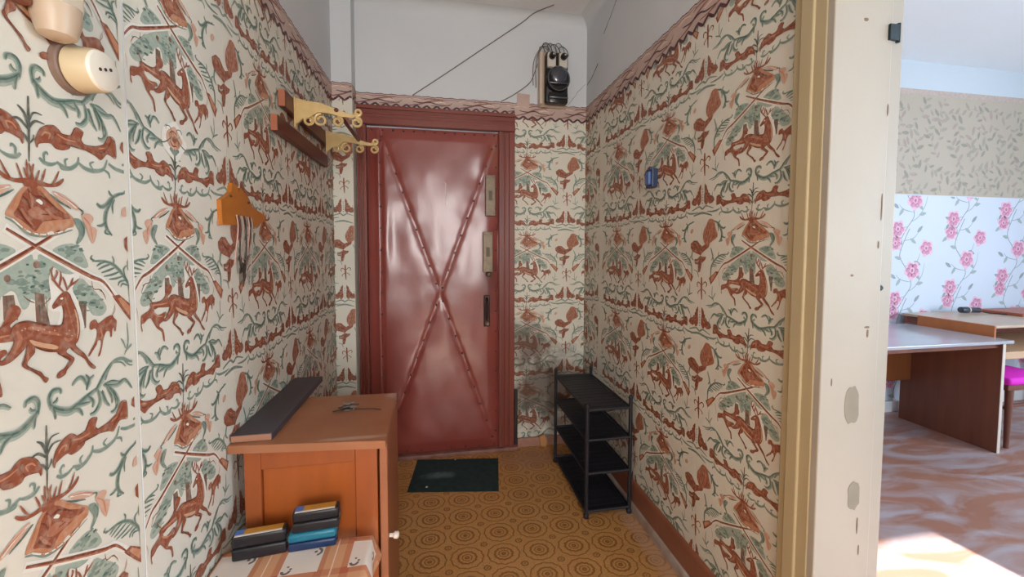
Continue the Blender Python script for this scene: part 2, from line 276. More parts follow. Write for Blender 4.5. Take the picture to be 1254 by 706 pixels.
('p',10,6,0,1,0,[(-17.7,179.7),(-11.3,170.3),(5.7,161.6),(23,155.6),(27.3,158.2),(20,163.6),(6.1,168.8),(-7.1,175.1)]),
('s',10,6,0,0,3,[(59.6,214.1),(63.8,197.3),(64.4,178),(61.3,164)]),
('s',12,6,0,0,5.4,[(-18.8,197.6),(-6,194.5),(7.3,189.7)]),
('s',12,6,0,0,4.9,[(1.7,187.6),(18.2,182.5),(34,175.8)]),
('s',12,6,0,0,5.9,[(-35,195.8),(-30.7,184.7),(-33.7,175.2),(-41.4,165.8)]),
('s',12,6,0,0,4.9,[(38.2,170.6),(45.6,164.6),(53.7,167.1)]),
('s',10,7,0,0,1.6,[(-12.4,197.6),(-11.1,196.3),(-10.1,196.4)]),
('s',10,7,0,0,1.6,[(-4.8,192.1),(-3.5,190.8),(-2.4,190.9)]),
('s',10,7,0,0,1.6,[(4.7,191.6),(6,190.2),(7.1,190.3)]),
('s',10,7,0,0,1.6,[(12.7,185.8),(14,184.5),(15.2,184.5)]),
('s',10,7,0,0,1.6,[(21.3,186.8),(22.7,185.4),(23.8,185.5)]),
('s',10,7,0,0,1.6,[(26.7,178.7),(28.1,177.3),(29.3,177.3)]),
('s',10,7,0,0,1.6,[(41.7,177),(43.1,175.5),(44.4,175.5)]),
('s',10,7,0,0,1.6,[(50.8,172.1),(52.3,170.6),(53.6,170.6)]),
('s',10,7,0,0,1.6,[(46.6,181.7),(48.1,180.2),(49.3,180.2)]),
('s',10,7,0,0,1.6,[(-28.8,197),(-27.6,195.8),(-26.6,195.8)]),
('s',10,7,0,0,1.6,[(-23.8,198.6),(-22.6,197.3),(-21.6,197.4)]),
('s',12,7,0,0,2.2,[(42,236.6),(44.2,232.9),(43.4,229.6)]),
('s',12,7,0,0,2.2,[(43.7,229),(46,225.3),(45.2,222)]),
('s',12,7,0,0,2.2,[(45.4,221.4),(47.7,217.6),(46.9,214.3)]),
('s',12,7,0,0,2.2,[(47.2,213.7),(49.5,209.9),(48.6,206.6)]),
('s',12,7,0,0,2.2,[(48.9,206),(51.2,202.1),(50.4,198.8)]),
('s',12,7,0,0,2.2,[(50.7,198.2),(53,194.3),(52.2,191)]),
('s',12,7,0,0,2.2,[(52.5,190.3),(54.8,186.4),(54,183.1)]),
('s',12,7,0,0,2.2,[(54.2,182.4),(56.6,178.5),(55.8,175.1)]),
('s',12,7,0,0,2.2,[(56,174.5),(58.4,170.5),(57.6,167.1)]),
('s',12,6,0,0,2.4,[(-20.8,161.7),(-21.4,151.5),(-24.2,145.8)]),
('s',12,6,0,0,2.2,[(32.2,145.1),(47.1,134.8)]),
('s',0,7,0,0,2.4,[(-31.9,207.3),(-18.3,206.8),(-0.3,199.8),(18.8,193.4),(34.8,191.1),(39,205.9),(38.7,221.5)]),
('s',0,7,0,0,1.6,[(-10.1,167.4),(5.6,158.7),(25.7,151.3)]),
('s',0,7,0,0,1.6,[(-23.3,162.4),(-26.9,150.5),(-22,140),(-3.3,122.3)]),
('s',0,7,0,0,1.6,[(27.8,146.3),(47,133.1),(38.3,117.7)]),
('p',6,7,0,1,0,[(34.3,235.3),(38.9,236.4),(39.4,233.6),(35.7,232.9)]),
('s',0,7,0,0,1.4,[(23.5,225.1),(32.4,226.6),(37.1,231.6)]),
('s',9,7,0,0,3.5,[(43.8,242.5),(33.9,253.4),(25.7,265.2),(22.1,277.8),(25.5,287.2)]),
('s',9,7,0,0,3.5,[(25.7,265.2),(31.6,275.8),(30.1,281.4)]),
('s',9,7,0,0,3.5,[(33.9,253.4),(37.6,267),(37.7,278.2)]),
('s',9,7,0,0,3.5,[(46.2,246.5),(53.9,254.3),(63.8,259.2),(69.6,263.7)]),
('s',9,7,0,0,3.5,[(53.9,254.3),(59.4,266.8)]),
('s',9,7,0,0,3.5,[(47.3,249.2),(44,260.9),(40.8,269.6)]),
('s',9,7,0,0,3.5,[(27.9,262.3),(21.6,268.3)]),
('p',9,4,0,1,0,[(-45.2,231.5),(-33,233.8),(-26.7,225.1),(-32.1,214.4),(-42.7,206.8),(-40.4,199.8),(-35.4,193.7),(-37.3,183.7),(-52.6,183.8),(-74.8,186.4),(-87.2,184.1),(-100,191.1),(-97.1,199.9),(-70.9,200.4),(-55.9,206.3),(-48.6,218.6)]),
('p',9,4,0,1,0,[(-127.1,175.9),(-117.8,180.8),(-105,184.4),(-98.8,190.1),(-88.5,183),(-87.8,174.4),(-72.6,170.5),(-53.2,174.2),(-49,167.7),(-57.2,162.5),(-60.9,154.4),(-70.6,151),(-74.2,144.8),(-62,134.9),(-58.2,112),(-62.8,110.8),(-66.8,130.2),(-82.3,143.4),(-90.2,154.8),(-99,166.7),(-109,166.8),(-119,160.5),(-126.4,158.7),(-124.4,146),(-127.2,145.8),(-129,161.2)]),
('s',1,5,0,0,3.8,[(-93.5,180.8),(-79,168.6),(-63.4,165.8)]),
('s',1,5,0,0,3.4,[(-92.7,194.2),(-68.2,192.7),(-45.5,192.5)]),
('s',0,5,0,0,1.7,[(-97.1,199.1),(-67.8,199.2),(-44.4,211.4)]),
('s',9,4,0,0,1.7,[(-89.6,195.9),(-97.9,205.5),(-104.4,214.7),(-105.7,223.1)]),
('p',9,4,0,1,0,[(89.1,185.2),(93.9,188.9),(101.2,189.2),(106.2,181.4),(117.8,186.2),(127.8,190.3),(137.7,190.8),(141.5,185.3),(147.3,179.3),(146.9,172.8),(144.1,160.1),(140.9,160.8),(140.4,167.5),(136.2,163.4),(134.7,152.3),(131.5,151.4),(130,161.4),(122.3,163),(115.8,151.7),(112.5,139.7),(106.7,123.8),(102.2,123.5),(109.4,138.9),(108.9,150.1),(102.6,150),(100.4,144.2),(90.8,134.2),(85.1,128),(82.4,130.3),(93.1,144.4),(99,152.3),(102.8,167.1),(98.5,174.2),(91.2,172.6),(87.8,176.3)]),
('s',1,5,0,0,2.7,[(109.4,172),(112.4,158.8),(109.1,153.2)]),
('s',9,4,0,0,0.8,[(137.7,189.9),(144.3,198),(145,211)]),
('p',7,3,0,1,0,[(-40.9,363.4),(-30.5,382.8),(-17.3,401.8),(-6.9,408.9),(6.3,412),(19.6,408.4),(35.9,393),(56,375.5),(67.5,365),(65.7,350.5),(54.5,348.5),(44.7,338.2),(27.2,342.6),(12.8,336.7),(-0.6,336.8),(-10.7,341.6),(-29.5,358.1)]),
('p',9,4,0,1,0,[(-29.4,368.1),(-23.4,381.1),(-15.3,394.6),(-7.2,404.6),(3.4,408.7),(13.7,401),(29.9,389.6),(43.8,375.9),(57.4,371.4),(60.1,364.5),(46,362.1),(31.1,359.7),(13.9,355.9),(2.3,342.1),(-2.9,343.2),(-12.7,351.7),(-22.2,358.7),(-28.1,362)]),
('p',12,5,0,1,0,[(-9.1,369.8),(4.4,378.9),(17.6,372.2),(28.3,362.2),(14.1,359.9),(0.7,360.3)]),
('s',0,6,0,0,3.2,[(-7.2,403.3),(-0,394),(16,393.3),(40.7,374.2)]),
('s',0,6,0,0,1.9,[(11.8,367.7),(28.6,367.7),(41.6,363.2)]),
('s',0,6,0,0,2.7,[(-23.8,373.5),(-14.8,359.2),(-1.5,344.5)]),
('p',6,6,0,1,0,[(3.6,387.9),(9,390.4),(14.5,385.7),(12.1,382.3),(7.4,384.9)]),
('s',12,6,0,0,4.9,[(17.9,377.5),(31.4,365.2),(46.1,363.5)]),
('s',12,6,0,0,4.3,[(-18.9,374),(-12.1,361.9),(-2.5,349.7)]),
('s',12,6,0,0,3.8,[(-5,398.5),(-1.8,386),(-4,370.3)]),
('s',0,6,0,0,2.2,[(-15.4,392),(-8.3,385.3),(-6.3,375.2)]),
('s',7,6,0,0,5.9,[(-17.6,396.8),(-26,378.3),(-32.6,365.3)]),
('s',7,6,0,0,5.4,[(12.6,406.1),(32.6,387.2),(52.8,372.4)]),
('p',9,5,1,1,0,[(-3.9,418.1),(12,419.2),(25.7,416.6),(37.4,419.5),(51.2,426.7),(50,422),(40.6,414.2),(25.4,410.9),(6.2,410.7),(-7,407.9)]),
('p',9,5,0,1,0,[(-12.1,407.1),(-8.9,418.3),(1.5,420.5),(6.1,409.9)]),
('s',9,6,1,0,3,[(31.3,415.5),(38.3,426.2),(44.4,439.6)]),
('s',9,6,1,0,3,[(14.6,417),(17.9,426.8),(21.9,438.9)]),
('s',9,6,1,0,3,[(6,416.9),(8.6,425.1),(12.1,434.9)]),
('s',9,6,1,0,3,[(-2.6,416.8),(0.4,430.2),(3.8,442.9)]),
('s',9,6,1,0,3,[(37.2,417.3),(46.5,423.4),(51.6,428.4)]),
('s',9,6,0,0,3.2,[(-6,416.2),(-6.8,428.8),(-7.1,447.1)]),
('p',8,4,1,1,0,[(30.8,406),(51.3,401.8),(75.9,386),(78.8,379),(62.8,383.3),(44.7,391.2)]),
('p',8,4,1,1,0,[(81.8,371.9),(95.8,376),(106.7,367.8),(99.9,355.2),(112.9,348.2),(103.4,323.4),(95.2,335.4),(90.2,351.7)]),
('p',2,4,1,1,0,[(67.5,365),(79.7,364.4),(88.1,351.6),(85.9,336.6),(74,323.1),(69.1,324.5),(76.6,339.3),(70.8,353.6)]),
('s',11,5,1,0,2.7,[(27.6,400.1),(41.7,390.9),(56.5,384.1),(62.6,380.4)]),
('s',11,5,1,0,2.4,[(75.7,383.1),(85.5,378.1),(81.8,371.9)]),
('s',11,5,1,0,1.9,[(79.5,361.5),(85.5,348.5),(82.4,335)]),
('s',6,5,1,0,1.6,[(33.5,403.1),(54,395.1),(72.4,382.8)]),
('s',1,5,1,0,2.2,[(85,369.2),(98.1,355.1),(102,331)]),
('s',1,5,1,0,1.4,[(39.3,401.7),(63.3,391.9),(80.7,382.1)]),
('s',2,4,0,0,3.2,[(-41.1,359.8),(-27.4,352.1),(-10.9,337.7),(12.7,334),(32.7,336.5),(63.9,346.1)]),
('s',6,5,0,0,1.9,[(-31.9,358),(-10.7,341),(12.8,336.7),(38.8,340.8),(64.1,350.4)]),
('s',7,6,0,0,2.4,[(-18,346.5),(-15.7,342.8),(-12.6,343.1)]),
('s',7,6,0,0,2.4,[(-6.8,341.8),(-4.5,338),(-1.3,338.5)]),
('s',7,6,0,0,2.4,[(4.8,338.9),(7.3,335),(10.6,336.1)]),
('s',7,6,0,0,2.4,[(17.1,338.9),(19.7,334.9),(23.2,336.7)]),
('s',7,6,0,0,2.4,[(30.1,342),(32.8,338),(36.4,340.4)]),
('s',7,6,0,0,2.4,[(43.7,347.9),(46.5,343.8),(50.4,346.6)]),
('s',7,6,0,0,2.4,[(58,355.1),(60.9,350.9),(65,353.9)]),
('p',9,3,1,0,0,[(9.4,-29.7),(8.6,-20.9),(14.8,-4.9),(25,5.4),(39.5,10.1),(48,5.8),(53.8,1),(69.4,2.5),(76.6,15.3),(83.3,18.6),(93.9,14.3),(89,1.3),(95.4,-5.9),(116.8,-3.7),(136,4.1),(144.6,18.8),(152.8,22.6),(162.6,17.1),(163.7,-13.4),(154.7,-13.7),(142.9,-11.5),(128.6,-25),(117.7,-20.2),(98.3,-15.6),(84.7,-15.8),(68.4,-15.4),(65,-20.5),(52.3,-25.4),(40.4,-24.9),(34.9,-19.5),(26.3,-20.3),(13.7,-24.8),(11.5,-31.3)]),
('s',0,4,1,0,1.1,[(9.4,-29.7),(8.6,-20.9),(14.8,-4.9),(25,5.4),(39.5,10.1),(48,5.8),(53.8,1),(69.4,2.5),(76.6,15.3),(83.3,18.6),(93.9,14.3),(89,1.3),(95.4,-5.9),(116.8,-3.7),(136,4.1),(144.6,18.8),(152.8,22.6),(162.6,17.1),(163.7,-13.4),(154.7,-13.7),(142.9,-11.5),(128.6,-25),(117.7,-20.2),(98.3,-15.6),(84.7,-15.8),(68.4,-15.4),(65,-20.5),(52.3,-25.4),(40.4,-24.9),(34.9,-19.5),(26.3,-20.3),(13.7,-24.8),(11.5,-31.3),(9.4,-29.7)]),
('s',1,4,1,0,2.7,[(18.5,-11.7),(24.4,-4.9),(32.8,-5.2),(29.5,-14.1)]),
('s',0,4,1,0,1.6,[(35,-16.8),(41.6,-2.8),(36.2,3.8)]),
('s',1,4,1,0,2.4,[(44.6,-2),(59.5,-6.4),(78.7,-5.7)]),
('s',0,4,1,0,1.6,[(52.9,-15),(74.9,-13.8),(95,-13.4)]),
('s',0,4,1,0,1.9,[(116.4,-11.4),(131.2,-12.6),(147.7,3.8),(154.5,18.3)]),
('s',1,4,1,0,2.2,[(124,-6.5),(139.6,-1.3)]),
('s',3,2,1,0,5.8,[(13.9,-45.7),(21.8,-51.9),(33,-52.4),(43.5,-47.5)]),
('s',2,3,1,0,3.9,[(13.9,-45.7),(21.8,-51.9),(33,-52.4),(43.5,-47.5)]),
('s',3,2,1,0,6.3,[(42.1,-46.4),(53.9,-51.8),(66.3,-52.3),(79.9,-41.6),(82.9,-29.9)]),
('s',2,3,1,0,4.2,[(42.1,-46.4),(53.9,-51.8),(66.3,-52.3),(79.9,-41.6),(82.9,-29.9)]),
('s',3,2,1,0,6.8,[(81.7,-39.8),(96.5,-47.2),(114.3,-47.5),(133.4,-40.8),(143.1,-21.9)]),
('s',2,3,1,0,4.5,[(81.7,-39.8),(96.5,-47.2),(114.3,-47.5),(133.4,-40.8),(143.1,-21.9)]),
('s',3,2,1,0,4.4,[(133.4,-41.8),(144.8,-46),(147.5,-55.4)]),
('s',2,3,1,0,2.9,[(133.4,-41.8),(144.8,-46),(147.5,-55.4)]),
('s',3,2,1,0,6.3,[(145.8,-28.3),(161.7,-34.9),(187.2,-36.8),(212.4,-34)]),
('s',2,3,1,0,4.2,[(145.8,-28.3),(161.7,-34.9),(187.2,-36.8),(212.4,-34)]),
('s',3,2,1,0,3.9,[(21.9,-49.2),(21.1,-39.6),(26.1,-35),(28.1,-39.1)]),
('s',2,3,1,0,2.6,[(21.9,-49.2),(21.1,-39.6),(26.1,-35),(28.1,-39.1)]),
('s',3,2,1,0,3.9,[(58.6,-50.1),(56.9,-41.2),(62.8,-37.1)]),
('s',2,3,1,0,2.6,[(58.6,-50.1),(56.9,-41.2),(62.8,-37.1)]),
('s',3,2,1,0,3.9,[(110.8,-45.1),(105.6,-37),(113.8,-31.7)]),
('s',2,3,1,0,2.6,[(110.8,-45.1),(105.6,-37),(113.8,-31.7)]),
('s',3,2,1,0,3.4,[(47.8,-50.8),(50.6,-55.8),(62.9,-56.3)]),
('s',2,3,1,0,2.3,[(47.8,-50.8),(50.6,-55.8),(62.9,-56.3)]),
('s',3,2,1,0,7.7,[(115.6,395.6),(123.9,390.2),(137.6,395.4),(150.3,409),(167.4,418.3),(191.7,424.8)]),
('s',2,3,1,0,5.3,[(115.6,395.6),(123.9,390.2),(137.6,395.4),(150.3,409),(167.4,418.3),(191.7,424.8)]),
('s',11,4,1,0,1.8,[(115.6,395.6),(123.9,390.2),(137.6,395.4),(150.3,409),(167.4,418.3),(191.7,424.8)]),
('s',3,2,1,0,8.2,[(152.3,408.3),(137.1,385.8),(132.1,366.4),(135.8,350.8),(146.3,339.3)]),
('s',2,3,1,0,5.6,[(152.3,408.3),(137.1,385.8),(132.1,366.4),(135.8,350.8),(146.3,339.3)]),
('s',11,4,1,0,1.9,[(152.3,408.3),(137.1,385.8),(132.1,366.4),(135.8,350.8),(146.3,339.3)]),
('s',3,2,1,0,5.1,[(154.5,410.8),(146.7,415.6),(143.1,422.1)]),
('s',2,3,1,0,3.5,[(154.5,410.8),(146.7,415.6),(143.1,422.1)]),
('s',11,4,1,0,1.2,[(154.5,410.8),(146.7,415.6),(143.1,422.1)]),
('s',3,2,1,0,4.6,[(156.4,407.1),(150.4,396.7),(150.7,380)]),
('s',2,3,1,0,3.2,[(156.4,407.1),(150.4,396.7),(150.7,380)]),
('s',11,4,1,0,1.1,[(156.4,407.1),(150.4,396.7),(150.7,380)]),
('s',3,2,1,0,5.1,[(133,363.3),(123.8,356.5),(113.3,355.9)]),
('s',2,3,1,0,3.5,[(133,363.3),(123.8,356.5),(113.3,355.9)]),
('s',11,4,1,0,1.2,[(133,363.3),(123.8,356.5),(113.3,355.9)]),
('s',3,2,1,0,4.1,[(171.7,418.2),(178.3,421.4),(183,427.7)]),
('s',2,3,1,0,2.8,[(171.7,418.2),(178.3,421.4),(183,427.7)]),
('s',11,4,1,0,1,[(171.7,418.2),(178.3,421.4),(183,427.7)]),
('s',3,2,1,0,4.1,[(135.1,352.3),(130.8,344.2),(140.4,340.7)]),
('s',2,3,1,0,2.8,[(135.1,352.3),(130.8,344.2),(140.4,340.7)]),
('s',11,4,1,0,1,[(135.1,352.3),(130.8,344.2),(140.4,340.7)]),
('s',3,2,1,0,6.7,[(183.4,204.4),(182.3,239),(171.1,260.3),(151.1,281.4),(127.7,291.4),(99.9,292.9)]),
('s',2,3,1,0,4.2,[(183.4,204.4),(182.3,239),(171.1,260.3),(151.1,281.4),(127.7,291.4),(99.9,292.9)]),
('s',11,4,1,0,1.4,[(183.4,204.4),(182.3,239),(171.1,260.3),(151.1,281.4),(127.7,291.4),(99.9,292.9)]),
('s',3,2,1,0,4.1,[(127.7,290.4),(118,288.6),(108.4,283.4)]),
('s',2,3,1,0,2.6,[(127.7,290.4),(118,288.6),(108.4,283.4)]),
('s',11,4,1,0,0.9,[(127.7,290.4),(118,288.6),(108.4,283.4)]),
('s',3,2,1,0,4.1,[(139.2,285.8),(125.3,282.6),(111.8,277.6)]),
('s',2,3,1,0,2.6,[(139.2,285.8),(125.3,282.6),(111.8,277.6)]),
('s',11,4,1,0,0.9,[(139.2,285.8),(125.3,282.6),(111.8,277.6)]),
('s',3,2,1,0,4.1,[(148.9,278.9),(132.6,274.3),(118.2,271.3)]),
('s',2,3,1,0,2.6,[(148.9,278.9),(132.6,274.3),(118.2,271.3)]),
('s',11,4,1,0,0.9,[(148.9,278.9),(132.6,274.3),(118.2,271.3)]),
('s',3,2,1,0,4.1,[(158.8,270.5),(142.1,266.3),(123.1,264.4)]),
('s',2,3,1,0,2.6,[(158.8,270.5),(142.1,266.3),(123.1,264.4)]),
('s',11,4,1,0,0.9,[(158.8,270.5),(142.1,266.3),(123.1,264.4)]),
('s',3,2,1,0,4.1,[(166.8,261.3),(149.8,258.5),(134.4,258.1)]),
('s',2,3,1,0,2.6,[(166.8,261.3),(149.8,258.5),(134.4,258.1)]),
('s',11,4,1,0,0.9,[(166.8,261.3),(149.8,258.5),(134.4,258.1)]),
('s',3,2,1,0,3.6,[(107.1,292.7),(97.3,297.6),(100.8,303.3)]),
('s',2,3,1,0,2.3,[(107.1,292.7),(97.3,297.6),(100.8,303.3)]),
('s',11,4,1,0,0.8,[(107.1,292.7),(97.3,297.6),(100.8,303.3)]),
('s',3,2,1,0,4.1,[(176,253.2),(159.9,251.8),(155.2,244.2)]),
('s',2,3,1,0,2.6,[(176,253.2),(159.9,251.8),(155.2,244.2)]),
('s',11,4,1,0,0.9,[(176,253.2),(159.9,251.8),(155.2,244.2)]),
('s',3,2,1,0,3.6,[(145.2,284.9),(147.7,293),(144.1,300.6)]),
('s',2,3,1,0,2.3,[(145.2,284.9),(147.7,293),(144.1,300.6)]),
('s',11,4,1,0,0.8,[(145.2,284.9),(147.7,293),(144.1,300.6)]),
('s',3,2,1,0,4.1,[(174.4,256.7),(170.2,273.8),(177.6,281.9)]),
('s',2,3,1,0,2.6,[(174.4,256.7),(170.2,273.8),(177.6,281.9)]),
('s',11,4,1,0,0.9,[(174.4,256.7),(170.2,273.8),(177.6,281.9)]),
('s',3,2,1,0,3.6,[(178.9,242.7),(166,247.3),(161.4,241)]),
('s',2,3,1,0,2.3,[(178.9,242.7),(166,247.3),(161.4,241)]),
('s',11,4,1,0,0.8,[(178.9,242.7),(166,247.3),(161.4,241)]),
('s',3,2,1,0,12.5,[(10.2,68.9),(22.7,56.9),(40.5,48.2),(56.8,50.5),(77.7,59.1),(100.5,65.9)]),
('s',2,3,1,0,7.4,[(9.4,70.3),(21.8,58.4),(39.7,49.7),(55.9,52.1),(76.7,60.7),(99.4,67.5)]),
('s',11,4,1,0,2.4,[(9.2,71.3),(21.6,59.3),(39.4,50.7),(55.6,53.1),(76.4,61.7),(99.1,68.5)]),
('s',3,2,1,0,8.5,[(11.3,62.9),(9.4,80.3),(15.7,89.9),(26.8,88.2),(28.8,81.2)]),
('s',2,3,1,0,5.1,[(10.5,64.4),(8.6,81.7),(14.9,91.3),(26,89.6),(28,82.7)]),
('s',11,4,1,0,1.6,[(10.3,65.3),(8.4,82.6),(14.7,92.2),(25.7,90.6),(27.8,83.6)]),
('s',3,2,1,0,5.1,[(14.6,70),(20,72.1),(22.6,77.3)]),
('s',2,3,1,0,3,[(13.8,71.4),(19.2,73.5),(21.8,78.7)]),
('s',11,4,1,0,1,[(13.5,72.3),(18.9,74.5),(21.6,79.7)]),
('s',3,2,1,0,7.9,[(93.9,61),(103.8,71.7),(116.1,86.8),(132,101.5)]),
('s',2,3,1,0,4.7,[(92.9,62.6),(102.8,73.3),(115,88.4),(130.9,103.2)]),
('s',11,4,1,0,1.5,[(92.6,63.6),(102.4,74.4),(114.7,89.5),(130.5,104.2)]),
('s',3,2,1,0,7.9,[(99.5,62.1),(102.7,40.3),(91.9,25.7),(80.7,25.3)]),
('s',2,3,1,0,4.7,[(98.5,63.7),(101.7,42),(90.9,27.4),(79.7,27)]),
('s',11,4,1,0,1.5,[(98.2,64.8),(101.4,43.1),(90.6,28.4),(79.4,28)]),
('s',3,2,1,0,7.9,[(115,67.9),(131.8,49),(142.8,25),(134.9,11.3),(125.2,11.4)]),
('s',2,3,1,0,4.7,[(113.9,69.5),(130.7,50.7),(141.6,26.7),(133.8,13.1),(124.1,13.1)]),
('s',11,4,1,0,1.5,[(113.6,70.6),(130.3,51.8),(141.3,27.9),(133.4,14.3),(123.7,14.3)]),
('s',3,2,1,0,6.8,[(108.6,57.3),(113.3,37.9),(123.5,24.2)]),
('s',2,3,1,0,4,[(107.6,58.9),(112.2,39.6),(122.4,25.9)]),
('s',11,4,1,0,1.3,[(107.3,60),(111.9,40.7),(122.1,27)]),
('s',3,2,1,0,7.4,[(114.8,64.7),(142.5,56.8),(162,60.5),(178.7,38.5)]),
('s',2,3,1,0,4.4,[(113.8,66.4),(141.4,58.6),(160.8,62.2),(177.4,40.4)]),
('s',11,4,1,0,1.4,[(113.4,67.4),(141,59.7),(160.4,63.4),(177,41.6)]),
('s',3,2,1,0,6.8,[(77.7,59.1),(88.3,45.9),(86.3,35.8)]),
('s',2,3,1,0,4,[(76.7,60.7),(87.3,47.5),(85.3,37.4)]),
('s',11,4,1,0,1.3,[(76.4,61.7),(87,48.5),(85,38.5)]),
('s',3,2,1,0,6.8,[(43.7,48.4),(59.6,42.5),(66.6,29.4)]),
('s',2,3,1,0,4,[(42.8,49.9),(58.7,44.1),(65.7,31)]),
('s',11,4,1,0,1.3,[(42.6,50.9),(58.5,45.1),(65.4,32)]),
('s',3,2,1,0,6.8,[(76.7,73.2),(82.7,85),(76.3,96.8)]),
('s',2,3,1,0,4,[(75.8,74.8),(81.7,86.6),(75.4,98.4)]),
('s',11,4,1,0,1.3,[(75.5,75.8),(81.4,87.6),(75.1,99.4)]),
('s',3,2,1,0,6.8,[(77.1,79.2),(69.3,94),(59.4,95.7),(49.1,87.3)]),
('s',2,3,1,0,4,[(76.1,80.8),(68.4,95.5),(58.5,97.2),(48.2,88.8)]),
('s',11,4,1,0,1.3,[(75.8,81.8),(68.1,96.5),(58.2,98.2),(48,89.8)]),
('s',3,2,1,0,5.7,[(76.6,70.3),(80.9,84.1),(92.7,91)]),
('s',2,3,1,0,3.4,[(75.6,71.8),(79.9,85.6),(91.7,92.6)]),
('s',11,4,1,0,1.1,[(75.3,72.8),(79.6,86.6),(91.4,93.6)]),
('s',3,2,1,0,5.7,[(14.2,63.2),(17.1,53.6),(17.5,43.9)]),
('s',2,3,1,0,3.4,[(13.4,64.6),(16.3,55),(16.7,45.3)]),
('s',11,4,1,0,1.1,[(13.2,65.5),(16.1,56),(16.4,46.3)]),
('s',3,2,1,0,5.7,[(111.1,66),(130.8,67.4),(151.1,59)]),
('s',2,3,1,0,3.4,[(110,67.7),(129.7,69.1),(149.9,60.7)]),
('s',11,4,1,0,1.1,[(109.7,68.7),(129.4,70.2),(149.6,61.9)]),
('s',3,2,1,0,5.7,[(118.5,60.2),(129.1,38.4),(128.5,27.1)]),
('s',2,3,1,0,3.4,[(117.4,61.9),(128,40.1),(127.4,28.9)]),
('s',11,4,1,0,1.1,[(117.1,63),(127.7,41.3),(127,30)]),
('s',3,2,1,0,5.7,[(56.8,50.5),(70.1,48.3),(82.3,46.6)]),
('s',2,3,1,0,3.4,[(55.9,52.1),(69.2,49.9),(81.3,48.3)]),
('s',11,4,1,0,1.1,[(55.6,53.1),(68.9,50.9),(81,49.3)]),
('s',11,4,1,0,1.6,[(21.9,59.5),(39.8,51.2),(56,53.5),(76.8,61.9)]),
('s',11,4,1,0,1.4,[(103.8,58.7),(112.5,44.3),(116.4,31.5)]),
('s',11,4,1,0,1.4,[(121.2,60.6),(134.1,39.6),(135.8,19)]),
('s',2,3,1,0,5.4,[(128.5,100.1),(140.9,105.1),(157.7,103.8),(176.9,92.9),(204.7,88)]),
('s',2,3,1,0,3.8,[(115.3,75.1),(121.9,89.1),(134.6,101.6)]),
('s',2,3,1,0,2.7,[(157.7,103.4),(174.3,86.8),(192.5,83.3)]),
('s',2,3,1,0,2.4,[(163.2,109.7),(173.3,131.8),(172.9,170.3)]),
('s',2,3,1,0,3.8,[(164.9,115.1),(178.7,123.7),(191.4,129.4)]),
('s',2,3,1,0,3,[(166.5,121.5),(161.6,134.6),(155.7,143.3)]),
('s',2,3,1,0,2.7,[(132.6,102.2),(153.1,98),(165.4,86)]),
('s',4,3,0,0,3.8,[(1.3,42),(0.5,17.7),(0.1,1.3),(-0.8,-20.3),(-2.5,-55.3)]),
('s',4,3,0,0,4,[(-0.9,-2.3),(-6.3,15.5),(-15.2,23.9)]),
('s',4,3,0,0,4,[(-1.2,-7.7),(-13.7,4.3),(-24.8,2.9)]),
('s',4,3,0,0,3.5,[(0,-5.6),(9.6,7.7),(24.4,7.5)]),
('s',4,3,0,0,2.7,[(0.3,4),(8,19.6),(21.8,20.2)]),
('s',4,3,0,0,3.2,[(-1.5,-28.2),(-6.7,-17.6),(-13.3,-12.9)]),
('s',4,3,0,0,2.4,[(-1,-28.5),(5.8,-19.7),(6.7,-13.2)]),
('s',2,3,0,0,7.6,[(187.1,448.2),(237.8,456.8),(291.4,442.8)]),
('p',9,4,0,0,0,[(174.3,333.3),(192.6,346.8),(213.6,345.5),(228.7,331.2),(241.3,322.4),(264.7,333.7),(283.5,335.5),(277.6,319.5),(243.9,297.2),(234.1,285.3),(225.6,289.6),(207.6,294.4),(187.2,301.2),(175,316.2)]),
('p',12,4,0,1,0,[(246.6,378.7),(262.2,406.8),(276.4,428.3),(300.8,423.6),(313.9,387.7),(321.7,360.2),(292.2,340.6),(264.4,328.7),(247.6,347.8)]),
('s',9,5,0,0,3.5,[(257.8,332.2),(262.4,363.1),(269.7,400.1),(276.2,424.8)]),
('s',9,5,0,0,3.5,[(271.8,334.7),(283.8,371.2),(286.9,412)]),
('s',9,5,0,0,3.5,[(288.8,342.3),(303.5,378.7),(298.8,411.8)]),
('s',9,5,0,0,3.5,[(247.8,350.3),(254.5,379.5)]),
('s',9,5,0,0,3.5,[(309.1,355.6),(311,381.6)]),
('s',0,6,0,0,2.2,[(265.2,339.7),(275,377.7),(280,414.1)]),
('s',0,6,0,0,2.2,[(298.9,349.4),(305.6,374.5)]),
('s',0,6,0,0,4,[(191.9,336.3),(211.5,317.9),(243.5,307.8)]),
('s',1,6,0,0,3,[(202.4,338),(219.6,325.5)]),
('p',8,4,0,1,0,[(172.4,390),(183,396.3),(188.5,388),(181.6,377.4),(171.5,377.8)]),
('p',9,4,0,0,0,[(199.5,270),(215.6,271.6),(231.9,285.5),(249.4,280.7),(265.4,281),(259.9,268.4),(240.8,255.6),(239.9,243.7),(232.5,219.3),(221.2,216.1),(219.6,237.6),(220.3,248.3),(201.2,250.9)]),
('s',0,5,0,0,4,[(231.1,274.7),(230.4,250.5),(227,220.7)]),
('s',3,5,0,0,4,[(204.1,261.2),(214.6,258.9),(226,265.9)]),
('s',9,4,0,0,8.5,[(243,198),(243.2,160.3),(246.3,107.7)]),
('s',9,4,0,0,4.2,[(244.2,164.2),(225.8,177.6),(218.3,165.4),(223.2,156.7)]),
('s',9,4,0,0,4.2,[(244.2,164.2),(262.2,180.9),(273.2,172.3),(267.2,161.2)]),
('s',9,4,0,0,3.4,[(243.5,152.8),(224,135.3),(227.6,128.1)]),
('s',9,4,0,0,3.4,[(244.6,152.9),(265.8,140.2),(262.9,132.4)]),
